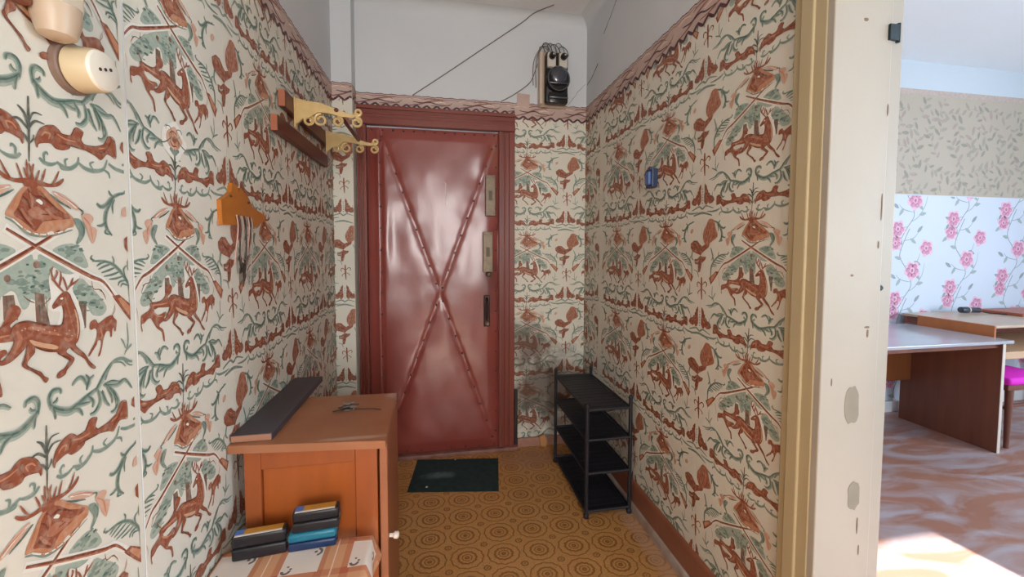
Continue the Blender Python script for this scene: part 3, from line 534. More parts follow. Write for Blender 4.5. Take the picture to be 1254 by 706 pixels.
('s',2,3,0,0,5.1,[(191.9,316.8),(181.5,279.3),(193.8,264.1)]),
('s',2,3,0,0,5.1,[(288.9,316.9),(300.5,282.3),(292.8,267.5)]),
('s',2,3,0,0,3.4,[(225.1,196.7),(216.3,219),(195.3,225.4)]),
('p',9,4,0,0,0,[(245.5,8),(252.5,-4),(259.5,-9),(267.5,1.6),(277.5,-6),(293.5,-2),(301.5,6.4),(297.5,17.6),(287.5,25.6),(279.5,26.4),(273.5,36.8),(266.5,40),(267.5,48),(261.5,52.8),(259.5,64),(253.5,72),(248.5,78.4),(246.5,65.6),(248.5,48),(245.5,28.8)]),
('s',0,5,0,0,3,[(254.5,49.6),(261.5,30.4),(277.5,12.8),(289.5,8)]),
('s',1,5,0,0,3,[(257.5,24),(265.5,17.6)]),
('s',6,6,0,0,2.2,[(241.5,-5),(241.5,32),(241.5,76.8)]),
('s',4,5,0,0,2.2,[(289.5,-4),(290.5,20),(289.5,40)]),
('p',9,4,0,0,0,[(229.5,8),(222.5,-4),(215.5,-9),(207.5,1.6),(197.5,-6),(181.5,-2),(173.5,6.4),(177.5,17.6),(187.5,25.6),(195.5,26.4),(201.5,36.8),(208.5,40),(207.5,48),(213.5,52.8),(215.5,64),(221.5,72),(226.5,78.4),(228.5,65.6),(226.5,48),(229.5,28.8)]),
('s',0,5,0,0,3,[(220.5,49.6),(213.5,30.4),(197.5,12.8),(185.5,8)]),
('s',1,5,0,0,3,[(217.5,24),(209.5,17.6)]),
('s',6,6,0,0,2.2,[(233.5,-5),(233.5,32),(233.5,76.8)]),
('s',4,5,0,0,2.2,[(185.5,-4),(184.5,20),(185.5,40)]),
('s',2,3,0,0,6,[(177.5,-25),(217.5,-12),(237.5,-22),(257.5,-12),(297.5,-25)]),
('s',2,5,0,0,5,[(234.5,0),(240.5,2.4)]),
('s',2,5,0,0,5,[(234.5,11.2),(240.5,13.6)]),
('s',2,5,0,0,5,[(234.5,22.4),(240.5,24.8)]),
('s',2,5,0,0,5,[(234.5,33.6),(240.5,36)]),
('s',2,5,0,0,5,[(234.5,44.8),(240.5,47.2)]),
('s',2,5,0,0,5,[(234.5,56),(240.5,58.4)])
]

# ------------------------------------------------------------- flat print (wallpaper motifs) as thin inked shapes
INK = [srgb(112, 56, 38), srgb(192, 132, 98), srgb(122, 142, 130), srgb(158, 174, 160), srgb(84, 92, 84), srgb(128, 98, 82),
       srgb(230, 228, 218), srgb(188, 130, 96), srgb(206, 164, 142), srgb(144, 80, 56), srgb(202, 160, 126), srgb(80, 106, 96), srgb(170, 110, 84)]
def ribbon(pts, w, n=4, taper=True):
    q = catmull(pts, n); k = len(q); L_ = []; R_ = []
    for i, p in enumerate(q):
        a = q[max(i-1, 0)]; b = q[min(i+1, k-1)]; dx, dy = b[0]-a[0], b[1]-a[1]; d = math.hypot(dx, dy) or 1
        t = i/(k-1); h = w/2*((.35+.65*math.sin(PI*min(1, t*.9+.1))) if taper else 1)
        L_.append((p[0]-dy/d*h, p[1]+dx/d*h)); R_.append((p[0]+dy/d*h, p[1]-dx/d*h))
    tris = []
    for i in range(k-1):
        tris += [(L_[i], R_[i], R_[i+1]), (L_[i], R_[i+1], L_[i+1])]
    return tris
def fill(pts, smooth=True):
    q = catmull(pts, 3, True) if smooth else pts
    return [tuple(q[i] for i in t) for t in tessellate_polygon([[Vector((a, b, 0)) for a, b in q]])]
def motif(items, ink):
    out = []; rank = 0
    for k, c, l, m, s, w, pts in sorted(items, key=lambda t: t[2]):
        pts = [(a/1000, b/1000) for a, b in pts]
        tr = ribbon(pts, w/1000*(1.25 if c in (2, 3, 11) else 1.1), taper=(c not in (6,))) if k == 's' else fill(pts, bool(s))
        rank += 1
        for t in tr: out.append((ink[c], rank*.06, t))
        if m:
            rank += 1
            for t in tr: out.append((ink[c], rank*.06, tuple((-a, b) for a, b in t)))
    return out
def clip(poly, bounds):
    a0, a1, b0, b1 = bounds
    for ax, val, sg in ((0, a0, 1), (0, a1, -1), (1, b0, 1), (1, b1, -1)):
        out = []
        for i in range(len(poly)):
            p, q = poly[i-1], poly[i]; ip = (p[ax]-val)*sg >= 0; iq = (q[ax]-val)*sg >= 0
            if ip != iq:
                t = (val-p[ax])/(q[ax]-p[ax]); out.append((p[0]+(q[0]-p[0])*t, p[1]+(q[1]-p[1])*t))
            if iq: out.append(q)
        poly = out
        if not poly: return None
    return poly
def print_mesh(name, tiles, bounds, fn, m, parent, base=.0009):
    """tiles: (motif, cu, cv, su, sv); fn(a, b, off) -> 3d point; ink colour stored per corner"""
    V = []; F = []; C = []
    for mo, cu_, cv_, su, sv in tiles:
        for colr, l, t in mo:
            p = [(cu_+a*su, cv_+b*sv) for a, b in t]
            xs = [a for a, b in p]; ys = [b for a, b in p]
            if max(xs) < bounds[0] or min(xs) > bounds[1] or max(ys) < bounds[2] or min(ys) > bounds[3]: continue
            if min(xs) < bounds[0] or max(xs) > bounds[1] or min(ys) < bounds[2] or max(ys) > bounds[3]:
                p = clip(p, bounds)
                if not p or len(p) < 3: continue
            o = len(V); V += [fn(a, b, base+l*.00005) for a, b in p]; F.append(tuple(range(o, o+len(p)))); C += [colr]*len(p)
    if not F: return None
    me = bpy.data.meshes.new(name); me.from_pydata(V, [], F)
    at = me.color_attributes.new('ink', 'FLOAT_COLOR', 'CORNER')
    at.data.foreach_set('color', [x for c in C for x in c])
    me.materials.append(m); o = bpy.data.objects.new(name, me); COL.objects.link(o); o.parent = parent; o['kind'] = 'stuff'
    return o
def ink_mat(name, rough=.55, wear=.35, paper=(.7, .68, .6, 1)):
    m = bpy.data.materials.new(name); m.use_nodes = True; N = m.node_tree.nodes; L = m.node_tree.links; b = N['Principled BSDF']
    b.inputs['Roughness'].default_value = rough
    at = N.new('ShaderNodeVertexColor'); at.layer_name = 'ink'
    tc = N.new('ShaderNodeTexCoord'); nz = N.new('ShaderNodeTexNoise'); nz.inputs['Scale'].default_value = 90; nz.inputs['Detail'].default_value = 5
    L.new(tc.outputs['Object'], nz.inputs['Vector'])
    mr = N.new('ShaderNodeMapRange'); mr.inputs[1].default_value = .45; mr.inputs[2].default_value = .75; mr.inputs[3].default_value = 0; mr.inputs[4].default_value = wear
    L.new(nz.outputs[0], mr.inputs[0])
    mx = N.new('ShaderNodeMix'); mx.data_type = 'RGBA'; L.new(mr.outputs[0], mx.inputs[0]); L.new(at.outputs[0], mx.inputs[6]); mx.inputs[7].default_value = paper
    L.new(mx.outputs[2], b.inputs['Base Color'])
    return m
PAPER = mat('hunting_wallpaper', srgb(222, 219, 205), .5, var=.06, scale=3.0, bump=.05, bscale=6)
INKM = ink_mat('wallpaper_ink', .5, .3, srgb(214, 204, 184))
DIRT = [((.72, 2.6, .40), (.5, .3, .5), .8, srgb(74, 54, 42)), ((.60, 2.6, .70), (.3, .2, .3), .7, srgb(84, 60, 48))]   # mould on the end wall
stains(PAPER, DIRT); stains(INKM, DIRT)
PLASTER = mat('white_plaster', srgb(208, 213, 217), .75, var=.05, scale=2.5, bump=.12, bscale=9)
CEILM = mat('ceiling_whitewash', srgb(228, 230, 232), .8, var=.07, scale=3, bump=.08, bscale=12)
HUNT = motif(PATTERN, INK)
# a rose printed over one plant of the frieze
def blob(x, y, r, n=9, k=.14): return [(x+r*(1+k*math.cos(4*i*2*PI/n))*math.cos(i*2*PI/n), y+r*(1+k*math.cos(4*i*2*PI/n))*math.sin(i*2*PI/n)) for i in range(n)]
FLOWER = motif([('p', 6, 20, 0, 1, 0, blob(1, 62, 42)), ('p', 8, 21, 0, 1, 0, blob(1, 66, 27)), ('p', 7, 22, 0, 1, 0, blob(-5, 72, 12)), ('p', 7, 22, 0, 1, 0, blob(10, 60, 12)), ('p', 9, 23, 0, 1, 0, blob(3, 66, 8)), ('s', 0, 23, 0, 0, 3, [(-14, 60), (-4, 50), (8, 52)]), ('s', 9, 23, 0, 0, 3, [(-14, 78), (-2, 84), (12, 78)]),
    ('s', 4, 21, 0, 0, 5, [(1, 44), (1, 20), (2, -10)]), ('s', 2, 21, 0, 0, 8, [(1, 30), (-9, 40), (-16, 42)]), ('s', 2, 21, 0, 0, 8, [(1, 30), (10, 40), (18, 42)])], INK)
FLOWER = [(c, l+24, t) for c, l, t in FLOWER]
XL, XR, YB, YBOX, XBOX = -.600, .992, 2.614, 2.510, -.487
ZB, ZC = 2.292, 2.86

def structure(name, b, m, label=None, **kw):
    o = b.build(name, m, **kw); o['kind'] = 'structure'
    if label: o['label'] = label
    return o

# ---- floor and ceiling
def lino():
    m = bpy.data.materials.new('linoleum'); m.use_nodes = True; N = m.node_tree.nodes; L = m.node_tree.links; b = N['Principled BSDF']
    b.inputs['Roughness'].default_value = .42
    geo = N.new('ShaderNodeNewGeometry'); sp = N.new('ShaderNodeSeparateXYZ'); L.new(geo.outputs['Position'], sp.inputs[0])
    def M(op, a, c=None, d=None):
        n = N.new('ShaderNodeMath'); n.operation = op
        for i, x in enumerate((a, c, d)):
            if x is None: continue
            if isinstance(x, (int, float)): n.inputs[i].default_value = x
            else: L.new(x, n.inputs[i])
        return n.outputs[0]
    SX, SY = .1605, .1365
    gx = M('DIVIDE', M('ADD', sp.outputs[0], .043+.1605*40), SX); gy0 = M('SUBTRACT', sp.outputs[1], 1.693-.1365*40)
    gy = M('DIVIDE', M('ADD', gy0, M('MULTIPLY', sp.outputs[0], .03)), SY)
    def cell(off):
        fx = M('SUBTRACT', M('FRACT', M('ADD', gx, off+.5)), .5); fy = M('SUBTRACT', M('FRACT', M('ADD', gy, off+.5)), .5)
        r = M('SQRT', M('ADD', M('MULTIPLY', fx, fx), M('MULTIPLY', fy, fy))); th = M('ARCTAN2', fy, fx)
        return r, th
    nz = N.new('ShaderNodeTexNoise'); nz.inputs['Scale'].default_value = 60; L.new(geo.outputs['Position'], nz.inputs['Vector'])
    jit = M('MULTIPLY', M('SUBTRACT', nz.outputs[0], .5), .02)
    def ring(r, th, rad, w, amp, k=8):
        rr = M('ADD', M('ADD', r, jit), M('MULTIPLY', M('ABSOLUTE', M('SINE', M('MULTIPLY', th, k/2))), amp))
        d = M('ABSOLUTE', M('SUBTRACT', rr, rad)); return M('SMOOTH_MIN', M('SUBTRACT', 1.0, M('MINIMUM', M('DIVIDE', d, w), 1.0)), 1.0, .05)
    r, th = cell(0.0); r2, t2 = cell(.5)
    acc = None
    for v in (ring(r, th, .45, .03, .024, 12), ring(r, th, .255, .05, .018, 12), ring(r, th, .14, .028, .012, 8), ring(r, th, .04, .05, 0), ring(r2, t2, .09, .035, .01), ring(r2, t2, .0, .05, 0)):
        acc = v if acc is None else M('MAXIMUM', acc, v)
    n2 = N.new('ShaderNodeTexNoise'); n2.inputs['Scale'].default_value = 3.5; n2.inputs['Detail'].default_value = 5; L.new(geo.outputs['Position'], n2.inputs['Vector'])
    n3 = N.new('ShaderNodeTexNoise'); n3.inputs['Scale'].default_value = 160; L.new(geo.outputs['Position'], n3.inputs['Vector'])
    base = N.new('ShaderNodeMix'); base.data_type = 'RGBA'; base.inputs[6].default_value = srgb(184, 132, 74); base.inputs[7].default_value = srgb(204, 154, 96)
    L.new(n2.outputs[0], base.inputs[0])
    sp2 = N.new('ShaderNodeMix'); sp2.data_type = 'RGBA'; L.new(base.outputs[2], sp2.inputs[6]); sp2.inputs[7].default_value = srgb(140, 88, 36)
    L.new(M('MULTIPLY', M('GREATER_THAN', n3.outputs[0], .58), .4), sp2.inputs[0])
    mx = N.new('ShaderNodeMix'); mx.data_type = 'RGBA'; L.new(M('MULTIPLY', acc, .8), mx.inputs[0]); L.new(sp2.outputs[2], mx.inputs[6]); mx.inputs[7].default_value = srgb(112, 66, 22)
    L.new(mx.outputs[2], b.inputs['Base Color']); return m
LINO = lino()
stains(LINO, [((.6, 2.45, 0), (.4, .2, .2), .5, srgb(160, 112, 92)), ((.93, 1.7, 0), (.07, .9, .2), .45, srgb(196, 160, 140))])
structure('floor_hall', B().box(XL-.2, XR+.1, -2.3, 2.75, -.1, 0), LINO, 'ochre linoleum floor with brown rosettes in the hall')
PAINTFLOOR = mat('red_brown_floor_paint', srgb(168, 120, 100), .38, scale=1.6, col2=srgb(156, 108, 90), bump=.05, bscale=14)
def smears(m):
    N = m.node_tree.nodes; L = m.node_tree.links; b = N['Principled BSDF']; src = b.inputs['Base Color'].links[0].from_socket
    geo = N.new('ShaderNodeNewGeometry'); mp = N.new('ShaderNodeMapping'); mp.inputs['Scale'].default_value = (.9, 2.6, 1); mp.inputs['Rotation'].default_value = (0, 0, .25)
    L.new(geo.outputs['Position'], mp.inputs[0])
    nz = N.new('ShaderNodeTexNoise'); nz.inputs['Scale'].default_value = 2.2; nz.inputs['Detail'].default_value = 5; nz.inputs['Distortion'].default_value = 1.6; L.new(mp.outputs[0], nz.inputs['Vector'])
    rp = N.new('ShaderNodeValToRGB'); rp.color_ramp.elements[0].position = .40; rp.color_ramp.elements[1].position = .64
    rp.color_ramp.elements[0].color = (0, 0, 0, 1); rp.color_ramp.elements[1].color = (.75, .75, .75, 1); L.new(nz.outputs[0], rp.inputs[0])
    mx = N.new('ShaderNodeMix'); mx.data_type = 'RGBA'; L.new(rp.outputs[0], mx.inputs[0]); L.new(src, mx.inputs[6]); mx.inputs[7].default_value = srgb(178, 172, 178)
    L.new(mx.outputs[2], b.inputs['Base Color'])
smears(PAINTFLOOR)
structure('floor_room', B().box(XR+.1, RX1+.2, -1.8, 2.85, -.1, 0), PAINTFLOOR, 'red-brown painted floor with whitish smears in the bright room')
structure('ceiling_hall', B().box(XL-.2, XR+.1, -2.5, 2.85, ZC, ZC+.12), CEILM, 'whitewashed hall ceiling')
structure('ceiling_room', B().box(XR+.1, RX1+.2, -2.5, 2.85, ZC, ZC+.12), mat('ceiling_room_white', srgb(238, 242, 246), .6, var=.02, scale=2), 'white ceiling of the bright room')

# ---- hall walls
wl = structure('wall_left', B().box(XL-.2, XL, -2.3, 2.82, 0, ZC), PLASTER, 'left hall wall with hunting wallpaper below white plaster')
wb_ = B().box(XL, -.42, YB, YB+.2, 0, ZC).box(.395, XR+.2, YB, YB+.2, 0, ZC).box(-.42, .395, YB, YB+.2, 2.09, ZC).box(XL, XBOX, YBOX, YB, 0, ZC)
wb_ = structure('wall_back', wb_, PLASTER, 'hall end wall around the padded door')
DW0, DW1, DWZ = .02, .885, 2.12                       # doorway to the bright room
wrb = B().box(XR, XR+.198, DW1, YB, 0, ZC).box(XR, XR+.198, -2.3, DW0, 0, ZC).box(XR, XR+.198, DW0, DW1, DWZ, ZC)
wr = structure('wall_right', wrb, PLASTER, 'right hall wall with hunting wallpaper below white plaster')
wre = B().box(XL, -.3, -2.3, -2.2, 0, ZC).box(.7, XR, -2.3, -2.2, 0, ZC).box(-.3, .7, -2.3, -2.2, 0, .8).box(-.3, .7, -2.3, -2.2, 2.3, ZC)
structure('wall_rear', wre, PLASTER, 'rear hall wall with a window')

fl = lambda a, b, off: (XL+off, a, b)
fr = lambda a, b, off: (XR-off, a, b)
fb = lambda a, b, off: (a, YB-off, b)
fx = lambda a, b, off: (a, YBOX-off, b)
def strip(parent, fn, a0, a1, z0, z1, tiles):
    b = B(); g = .0003
    q = [(a0+g, z0), (a1-g, z0), (a1-g, z1), (a0+g, z1)]
    b.prism(q, fn, .0008)
    s = b.build('wallpaper_strip', PAPER, parent)
    print_mesh('wallpaper_print', tiles, (a0+g, a1-(.012 if abs(a1-.921) < 1e-6 else g), z0, z1), fn, INKM, s)
    return s
ZP = ZB-.05
rowsL = [2.03, 1.532, 1.032, .536, .04]; rowsR = [1.99, 1.52, 1.052, .59, .12]; rowsB = [2.03, 1.523, 1.01, .51, .0]; rowsX = [2.07, 1.56, 1.05, .555, .06]
def grid(cs, rows, su, sv, flip=1): return [(HUNT, c, r, su*flip, sv) for c in cs for r in rows]
for a0, a1, cs in ((-.03, .448, (-.223, .252)), (.448, .921, (.252, .727)), (.925, 1.303, (1.065,)), (1.303, 1.778, (1.065, 1.54)), (1.778, 2.253, (1.54, 2.015)), (2.253, YBOX-.001, (2.015, 2.49))):
    if a0 == .925: cs = (1.065, 1.54)
    extra = [(FLOWER, 1.064, 1.532, 1, 1)] if a0 == .925 else []
    strip(wl, fl, a0, a1, 0, ZP, grid(cs, rowsL, 1, 1)+extra)
for a0, a1, cs in ((.96, 1.372, (1.126,)), (1.372, 1.866, (1.126, 1.619, 2.112)), (1.866, 2.359, (1.619, 2.112)), (2.359, YB-.001, (2.112, 2.605))):
    if a0 == .96: cs = (1.126, .633, 1.619)
    strip(wr, fr, a0, a1, .1, ZP, grid(cs, rowsR, 493/475, 470/497, -1))
strip(wb_, fb, .49, XR-.001, .05, ZP, grid((.585, .585+.53), rowsB, 1.13, 507/497))
strip(wb_, fx, XL+.001, XBOX, 0, ZP, grid((-.545-.2375,), rowsX, 1, 1))
strip(wb_, lambda a, b, off: (XBOX+off, a, b), YBOX, YB-.001, 0, ZP, grid((YB-.5,), rowsX, 1, 1))

# ---- paper border with wavy lower edge
BORD = mat('border_paper', srgb(196, 172, 162), .55, var=.12, scale=14)
BINK = ink_mat('border_ink', .55, .2, srgb(190, 150, 136))
def border(parent, fn, a0, a1, ztop, zlow, flip=1, wave=.062):
    n = max(2, int(round((a1-a0)/wave*6))); low = []; A = .012
    for i in range(n+1):
        a = a0+(a1-a0)*i/n; ph = (a/wave) % 1.0
        low.append((a, zlow-A+2*A*abs(2*ph-1)))
    b = B(); top = [(a0+(a1-a0)*i/n, ztop+.0022*math.sin(a0*9+i*.9)+.0012*math.sin(i*2.3)) for i in range(n+1)]
    off0 = .001
    v = [fn(a, z, off0) for a, z in low]+[fn(a, z, off0+.0015) for a, z in low]+[fn(a, z, off0) for a, z in top]+[fn(a, z, off0+.0025) for a, z in top]
    k = n+1; f = []
    for i in range(n):
        f += [(k+i, k+i+1, 3*k+i+1, 3*k+i), (2*k+i, 2*k+i+1, 3*k+i+1, 3*k+i), (i, i+1, k+i+1, k+i), (i, i+1, 2*k+i+1, 2*k+i)]
    f += [(0, k, 3*k, 2*k), (n, k+n, 3*k+n, 2*k+n)]
    b.add(v, f); o = b.build('border_strip', BORD, parent)
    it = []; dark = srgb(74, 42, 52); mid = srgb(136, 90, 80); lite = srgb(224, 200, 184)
    for t in ribbon(low, .012, 1, False): it.append((dark, 2, t))
    for t in ribbon(top, .004, 1, False): it.append((dark, 2, t))  # dark top line: inked edge with the peeled paper's shadow painted into it
    for t in ribbon([(a, z-.012) for a, z in top], .003, 1, False): it.append((mid, 1, t))
    h = ztop-zlow; c = a0
    while c < a1:
        for pts, w, col in (([(0, .12), (.05, .3), (.1, .62), (.17, .8)], .009, mid), ([(.02, .5), (.06, .42), (.1, .5), (.13, .35), (.19, .3)], .007, dark), ([(.07, .75), (.1, .85), (.14, .78), (.16, .6)], .006, mid), ([(.1, .2), (.15, .22), (.19, .4), (.2, .6)], .006, mid), ([(.0, .7), (.03, .82), (.06, .7)], .006, lite), ([(.12, .5), (.15, .58), (.17, .48)], .007, lite)):
            rk_ = len(it)*.0004+.1
            for t in ribbon([(c+1.35*x if flip > 0 else c+.28-1.35*x, zlow+y*h) for x, y in pts], w): it.append((col, rk_, t))
        c += .31
    print_mesh('border_print_and_shade', [(it, 0, 0, 1, 1)], (a0, a1, zlow-.03, ztop+.01), fn, BINK, o, base=.0036)
    return o
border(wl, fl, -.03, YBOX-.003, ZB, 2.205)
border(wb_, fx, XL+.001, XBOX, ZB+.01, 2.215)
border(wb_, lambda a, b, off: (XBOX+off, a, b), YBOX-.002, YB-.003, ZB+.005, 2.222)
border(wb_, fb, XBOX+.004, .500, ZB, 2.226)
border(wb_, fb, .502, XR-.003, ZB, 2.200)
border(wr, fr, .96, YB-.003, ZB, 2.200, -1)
pp = B().prism([(.512, 2.275), (.598, 2.272), (.6, 2.352), (.515, 2.357)], lambda a, b, o: (a, YB-.004-o, b), .0015).build('border_patch', BORD, wb_)
CRACK = mat('crack_dark', srgb(92, 88, 84), .9)
def crack(parent, fn, pts, r=.0016):
    b = B(); random.seed(int(pts[0][0]*1000)+5)
    q = catmull(pts, 5); q = [(a+random.uniform(-.003, .003), z+random.uniform(-.003, .003)) for a, z in q]
    b.tube([fn(a, z, .0006) for a, z in q], [max(.0006, r*random.uniform(.5, 1.3)) for _ in q], 5); return b.build('plaster_crack', CRACK, parent)
crack(wr, fr, [(2.33, 2.64), (2.22, 2.7), (2.1, 2.78), (1.95, 2.855)]); crack(wr, fr, [(2.6, 2.44), (2.5, 2.46), (2.42, 2.5)], .002)
crack(wb_, fb, [(.86, 2.30), (.93, 2.39), (.985, 2.45)], .0014)
crack(wl, fl, [(1.9, 2.5), (2.05, 2.62), (2.2, 2.7)], .001)

cv = B(); R_c = .07; V = []; k = 9
for (p, q_, ax) in (((-.485, YB), (XR, YB), 'b'), ((XR, YB), (XR, -2.2), 'r')):
    o_ = []
    for (x, y) in (p, q_):
        for i in range(k):
            t = i/(k-1)*PI/2; a = R_c*(1-math.sin(t)); z = ZC-R_c*(1-math.cos(t))
            o_.append((x, y-a, z) if ax == 'b' else (x-a, y, z))
        o_.append((x, y+.001, ZC+.001) if ax == 'b' else (x+.001, y, ZC+.001))
    cv.add(o_, [(i, i+1, k+1+i+1, k+1+i) for i in range(k)]+[(k, 0, k+1, 2*k+1), tuple(range(k+1)), tuple(range(k+1, 2*k+2))])
structure('trim_1', cv, PLASTER, 'plaster cove between the hall walls and ceiling', smooth=True)

# ---- skirting of the right wall
BROWN = mat('brown_skirting_paint', srgb(146, 92, 70), .4, var=.2, scale=9)
GREYP = mat('scuffed_grey_paint', srgb(178, 166, 156), .6, scale=12, col2=srgb(150, 126, 112))
bb = B(); prof = [(0, 0), (.014, 0), (.014, .125), (.011, .142), (.006, .152), (0, .156)]
v = [(XR-a, y, z) for y in (.985, YB) for a, z in prof]; n = len(prof)
bb.add(v, [tuple(range(n)), tuple(range(n, 2*n))]+[(i, (i+1) % n, (i+1) % n+n, i+n) for i in range(n)])
sk = structure('baseboard_right', bb, BROWN, 'brown painted skirting board along the right hall wall')
q = B(); prof = [(0, 0), (.012, 0), (.012, .03), (.008, .04), (0, .045)]
v = [(XR-.014-a, y, z) for y in (.985, 2.6) for a, z in prof]; n = len(prof)
q.add(v, [tuple(range(n)), tuple(range(n, 2*n))]+[(i, (i+1) % n, (i+1) % n+n, i+n) for i in range(n)]); q.build('quarter_round', GREYP, sk)
structure('baseboard_back', B().bbox(.522, XR-.06, YB-.022, YB, 0, .06, .004), mat('pink_skirting', srgb(176, 130, 112), .5, var=.25, scale=20), 'low pinkish skirting at the hall end wall')

# ---- doorway jamb to the bright room
JAMB = mat('cream_door_paint', srgb(174, 166, 152), .42, var=.05, scale=5, bump=.08, bscale=18)
JAMBY = mat('yellowed_door_paint', srgb(186, 170, 134), .42, var=.07, scale=4, stretch=(1, 1, .12), bump=.05, bscale=30)
jm = empty('door_2', (XR, DW1, 0)); tag(jm, 'cream painted door frame opening to the bright room', kind='structure')
def P(o): o.location = (-jm.location.x, -jm.location.y, 0); return o
c = B().bbox(XR-.016, XR, DW1-.003, .978, 0, DWZ+.09, .003).bbox(XR-.022, XR, DW1+.03, .955, 0, DWZ+.07, .004)
P(c.build('casing', JAMBY, jm))
P(B().bbox(XR-.016, XR, DW0-.095, DW0, 0, DWZ+.09, .003).build('casing', JAMBY, jm))
P(B().bbox(XR-.016, XR, DW0, DW1-.004, DWZ, DWZ+.09, .003).build('casing', JAMBY, jm))
J = B(); J.bbox(XR-.014, XR+.165, DW1-.022, DW1, 0, DWZ, .003); J.bbox(XR+.165, XR+.215, DW1-.010, DW1+.0, 0, DWZ, .003)
J.bbox(XR-.014, XR+.198, DW0, DW0+.02, 0, DWZ, .003); J.bbox(XR-.014, XR+.198, DW0+.02, DW1-.022, DWZ-.02, DWZ, .003)
P(J.build('jamb', JAMB, jm))
CHIP = mat('bare_filler', srgb(142, 134, 118), .8, var=.12, scale=30)
def chip(x, z, w, h, sd, m=CHIP):
    random.seed(sd); pts = [(x+w/2*math.cos(t)*random.uniform(.8, 1.1), z+h/2*(abs(math.sin(t))**.7)*(1 if math.sin(t) > 0 else -1)*random.uniform(.88, 1.08)) for t in [i*2*PI/16 for i in range(16)]]
    P(B().prism(pts, lambda a, b, o: (a, DW1-.0222-o, b), .0006).build('paint_chip', m, jm))
chip(XR+.088, .934, .048, .105, 3); chip(XR+.105, .684, .04, .082, 5)
WOODD = mat('bare_wood_dark', srgb(120, 98, 78), .8)
for x, z, w, h, s in ((.128, 1.125, .006, .022, 1), (.122, .60, .005, .045, 2), (.13, .53, .004, .03, 7), (.155, 1.46, .004, .07, 8), (.15, 1.36, .005, .02, 9), (.16, 1.71, .004, .03, 10), (.125, 1.142, .016, .006, 11), (.02, 1.0, .004, .02, 12), (.08, 1.93, .014, .008, 13), (.07, 1.28, .01, .006, 14)):
    chip(XR+x, z, w, h, s, WOODD)
hg = B().bbox(XR+.150, XR+.178, DW1-.028, DW1-.02, 1.885, 1.925, .001).tube([(XR+.182, DW1-.022, 1.882), (XR+.182, DW1-.022, 1.93)], .005, 8)
P(hg.build('hinge', mat('blued_iron', srgb(58, 70, 74), .5, metal=.6, var=.4, scale=60), jm))
P(B().lathe([(0, .008), (.004, .008), (.008, .004)], (XR+.172, DW1-.012, 1.245), (0, -1, 0), 10).build('nail_head', MATS['blued_iron'], jm))

# ---- bright room shell
RW = mat('room_plaster', srgb(200, 208, 214), .7, var=.03, scale=2)
w = B().box(XR+.198, RX1, 2.65, 2.85, 0, ZC)
wf = structure('wall_room_far', w, RW, 'far wall of the bright room in two wallpapers')
structure('wall_room_right', B().box(RX1, RX1+.2, RY0-.2, -1.3, 0, ZC).box(RX1, RX1+.2, .4, 2.85, 0, ZC).box(RX1, RX1+.2, -1.3, .4, 0, .8).box(RX1, RX1+.2, -1.3, .4, 2.4, ZC), RW, 'side wall of the bright room')
WX = [(1.6, 2.82), (3.69, 4.91)]
wv = B().box(XR+.198, RX1, RY0-.2, RY0, 0, .8).box(XR+.198, RX1, RY0-.2, RY0, 2.4, ZC).box(XR+.198, 1.6, RY0-.2, RY0, .8, 2.4).box(2.82, RX1, RY0-.2, RY0, .8, 2.4)
structure('wall_room_window', wv, RW, 'window wall of the bright room')
WF = mat('white_window_paint', srgb(236, 236, 232), .4)
def window(name, x0, x1, y, z0, z1, label, east=False):
    b = B(); t = .05
    b.bbox(x0, x1, y-.04, y+.01, z0, z0+t, .004).bbox(x0, x1, y-.04, y+.01, z1-t, z1, .004).bbox(x0, x0+t, y-.04, y+.01, z0+t, z1-t, .004).bbox(x1-t, x1, y-.04, y+.01, z0+t, z1-t, .004)
    o = structure(name, b, WF, label)
    B().bbox(x0-.05, x1+.05, y, y+.16, z0-.03, z0, .006).build('window_sill', WF, o)
    if east: o.rotation_euler.z = PI/2; o.location = (RX1+.05, 0, 0)
    return o
window('window_1', 1.6, 2.82, RY0-.05, .8, 2.4, 'white framed window of the bright room'); window('window_2', -1.3, .4, 0, .8, 2.4, 'white framed window in the side wall of the bright room', True)
window('window_3', -.3, .7, -2.25, .8, 2.3, 'window in the rear hall wall')
# two wallpapers and a border on the far wall
ff = lambda a, b, off: (a, 2.65-off, b)
ROSEP = mat('rose_wallpaper', srgb(206, 212, 224), .6, var=.02, scale=4); BEIGE = mat('beige_leaf_wallpaper', srgb(184, 170, 152), .6, var=.06, scale=3)
RINK = ink_mat('rose_ink', .6, .15, srgb(226, 220, 222))
RI = [srgb(212, 146, 172), srgb(228, 180, 198), srgb(188, 106, 142), srgb(140, 150, 152), srgb(156, 168, 166), srgb(166, 146, 134), srgb(160, 150, 132), srgb(146, 138, 122)]
def rose(x, z, r, sd):
    random.seed(sd); it = []
    for t in fill([(x+r*(1+.16*math.cos(5*a+sd))*math.cos(a), z+r*(1+.16*math.cos(5*a+sd))*math.sin(a)) for a in [i*PI/8 for i in range(16)]]): it.append((RI[1], 2, t))
    for k in range(6):
        a = k*PI/3+sd; cx_, cz_ = x+r*.55*math.cos(a), z+r*.55*math.sin(a)
        for t in fill([(cx_+r*.36*math.cos(b), cz_+r*.3*math.sin(b)) for b in [i*PI/4 for i in range(8)]]): it.append((RI[0], 3, t))
        for t in ribbon([(cx_-r*.25, cz_-r*.12), (cx_, cz_+r*.22), (cx_+r*.27, cz_)], r*.1): it.append((RI[2], 5, t))
    for t in fill([(x+r*.34*math.cos(b), z+r*.34*math.sin(b)) for b in [i*PI/4 for i in range(8)]]): it.append((RI[1], 4, t))
    for t in fill([(x+r*.16*math.cos(b), z+r*.2*math.sin(b)) for b in [i*PI/4 for i in range(8)]]): it.append((RI[2], 5, t))
    return it
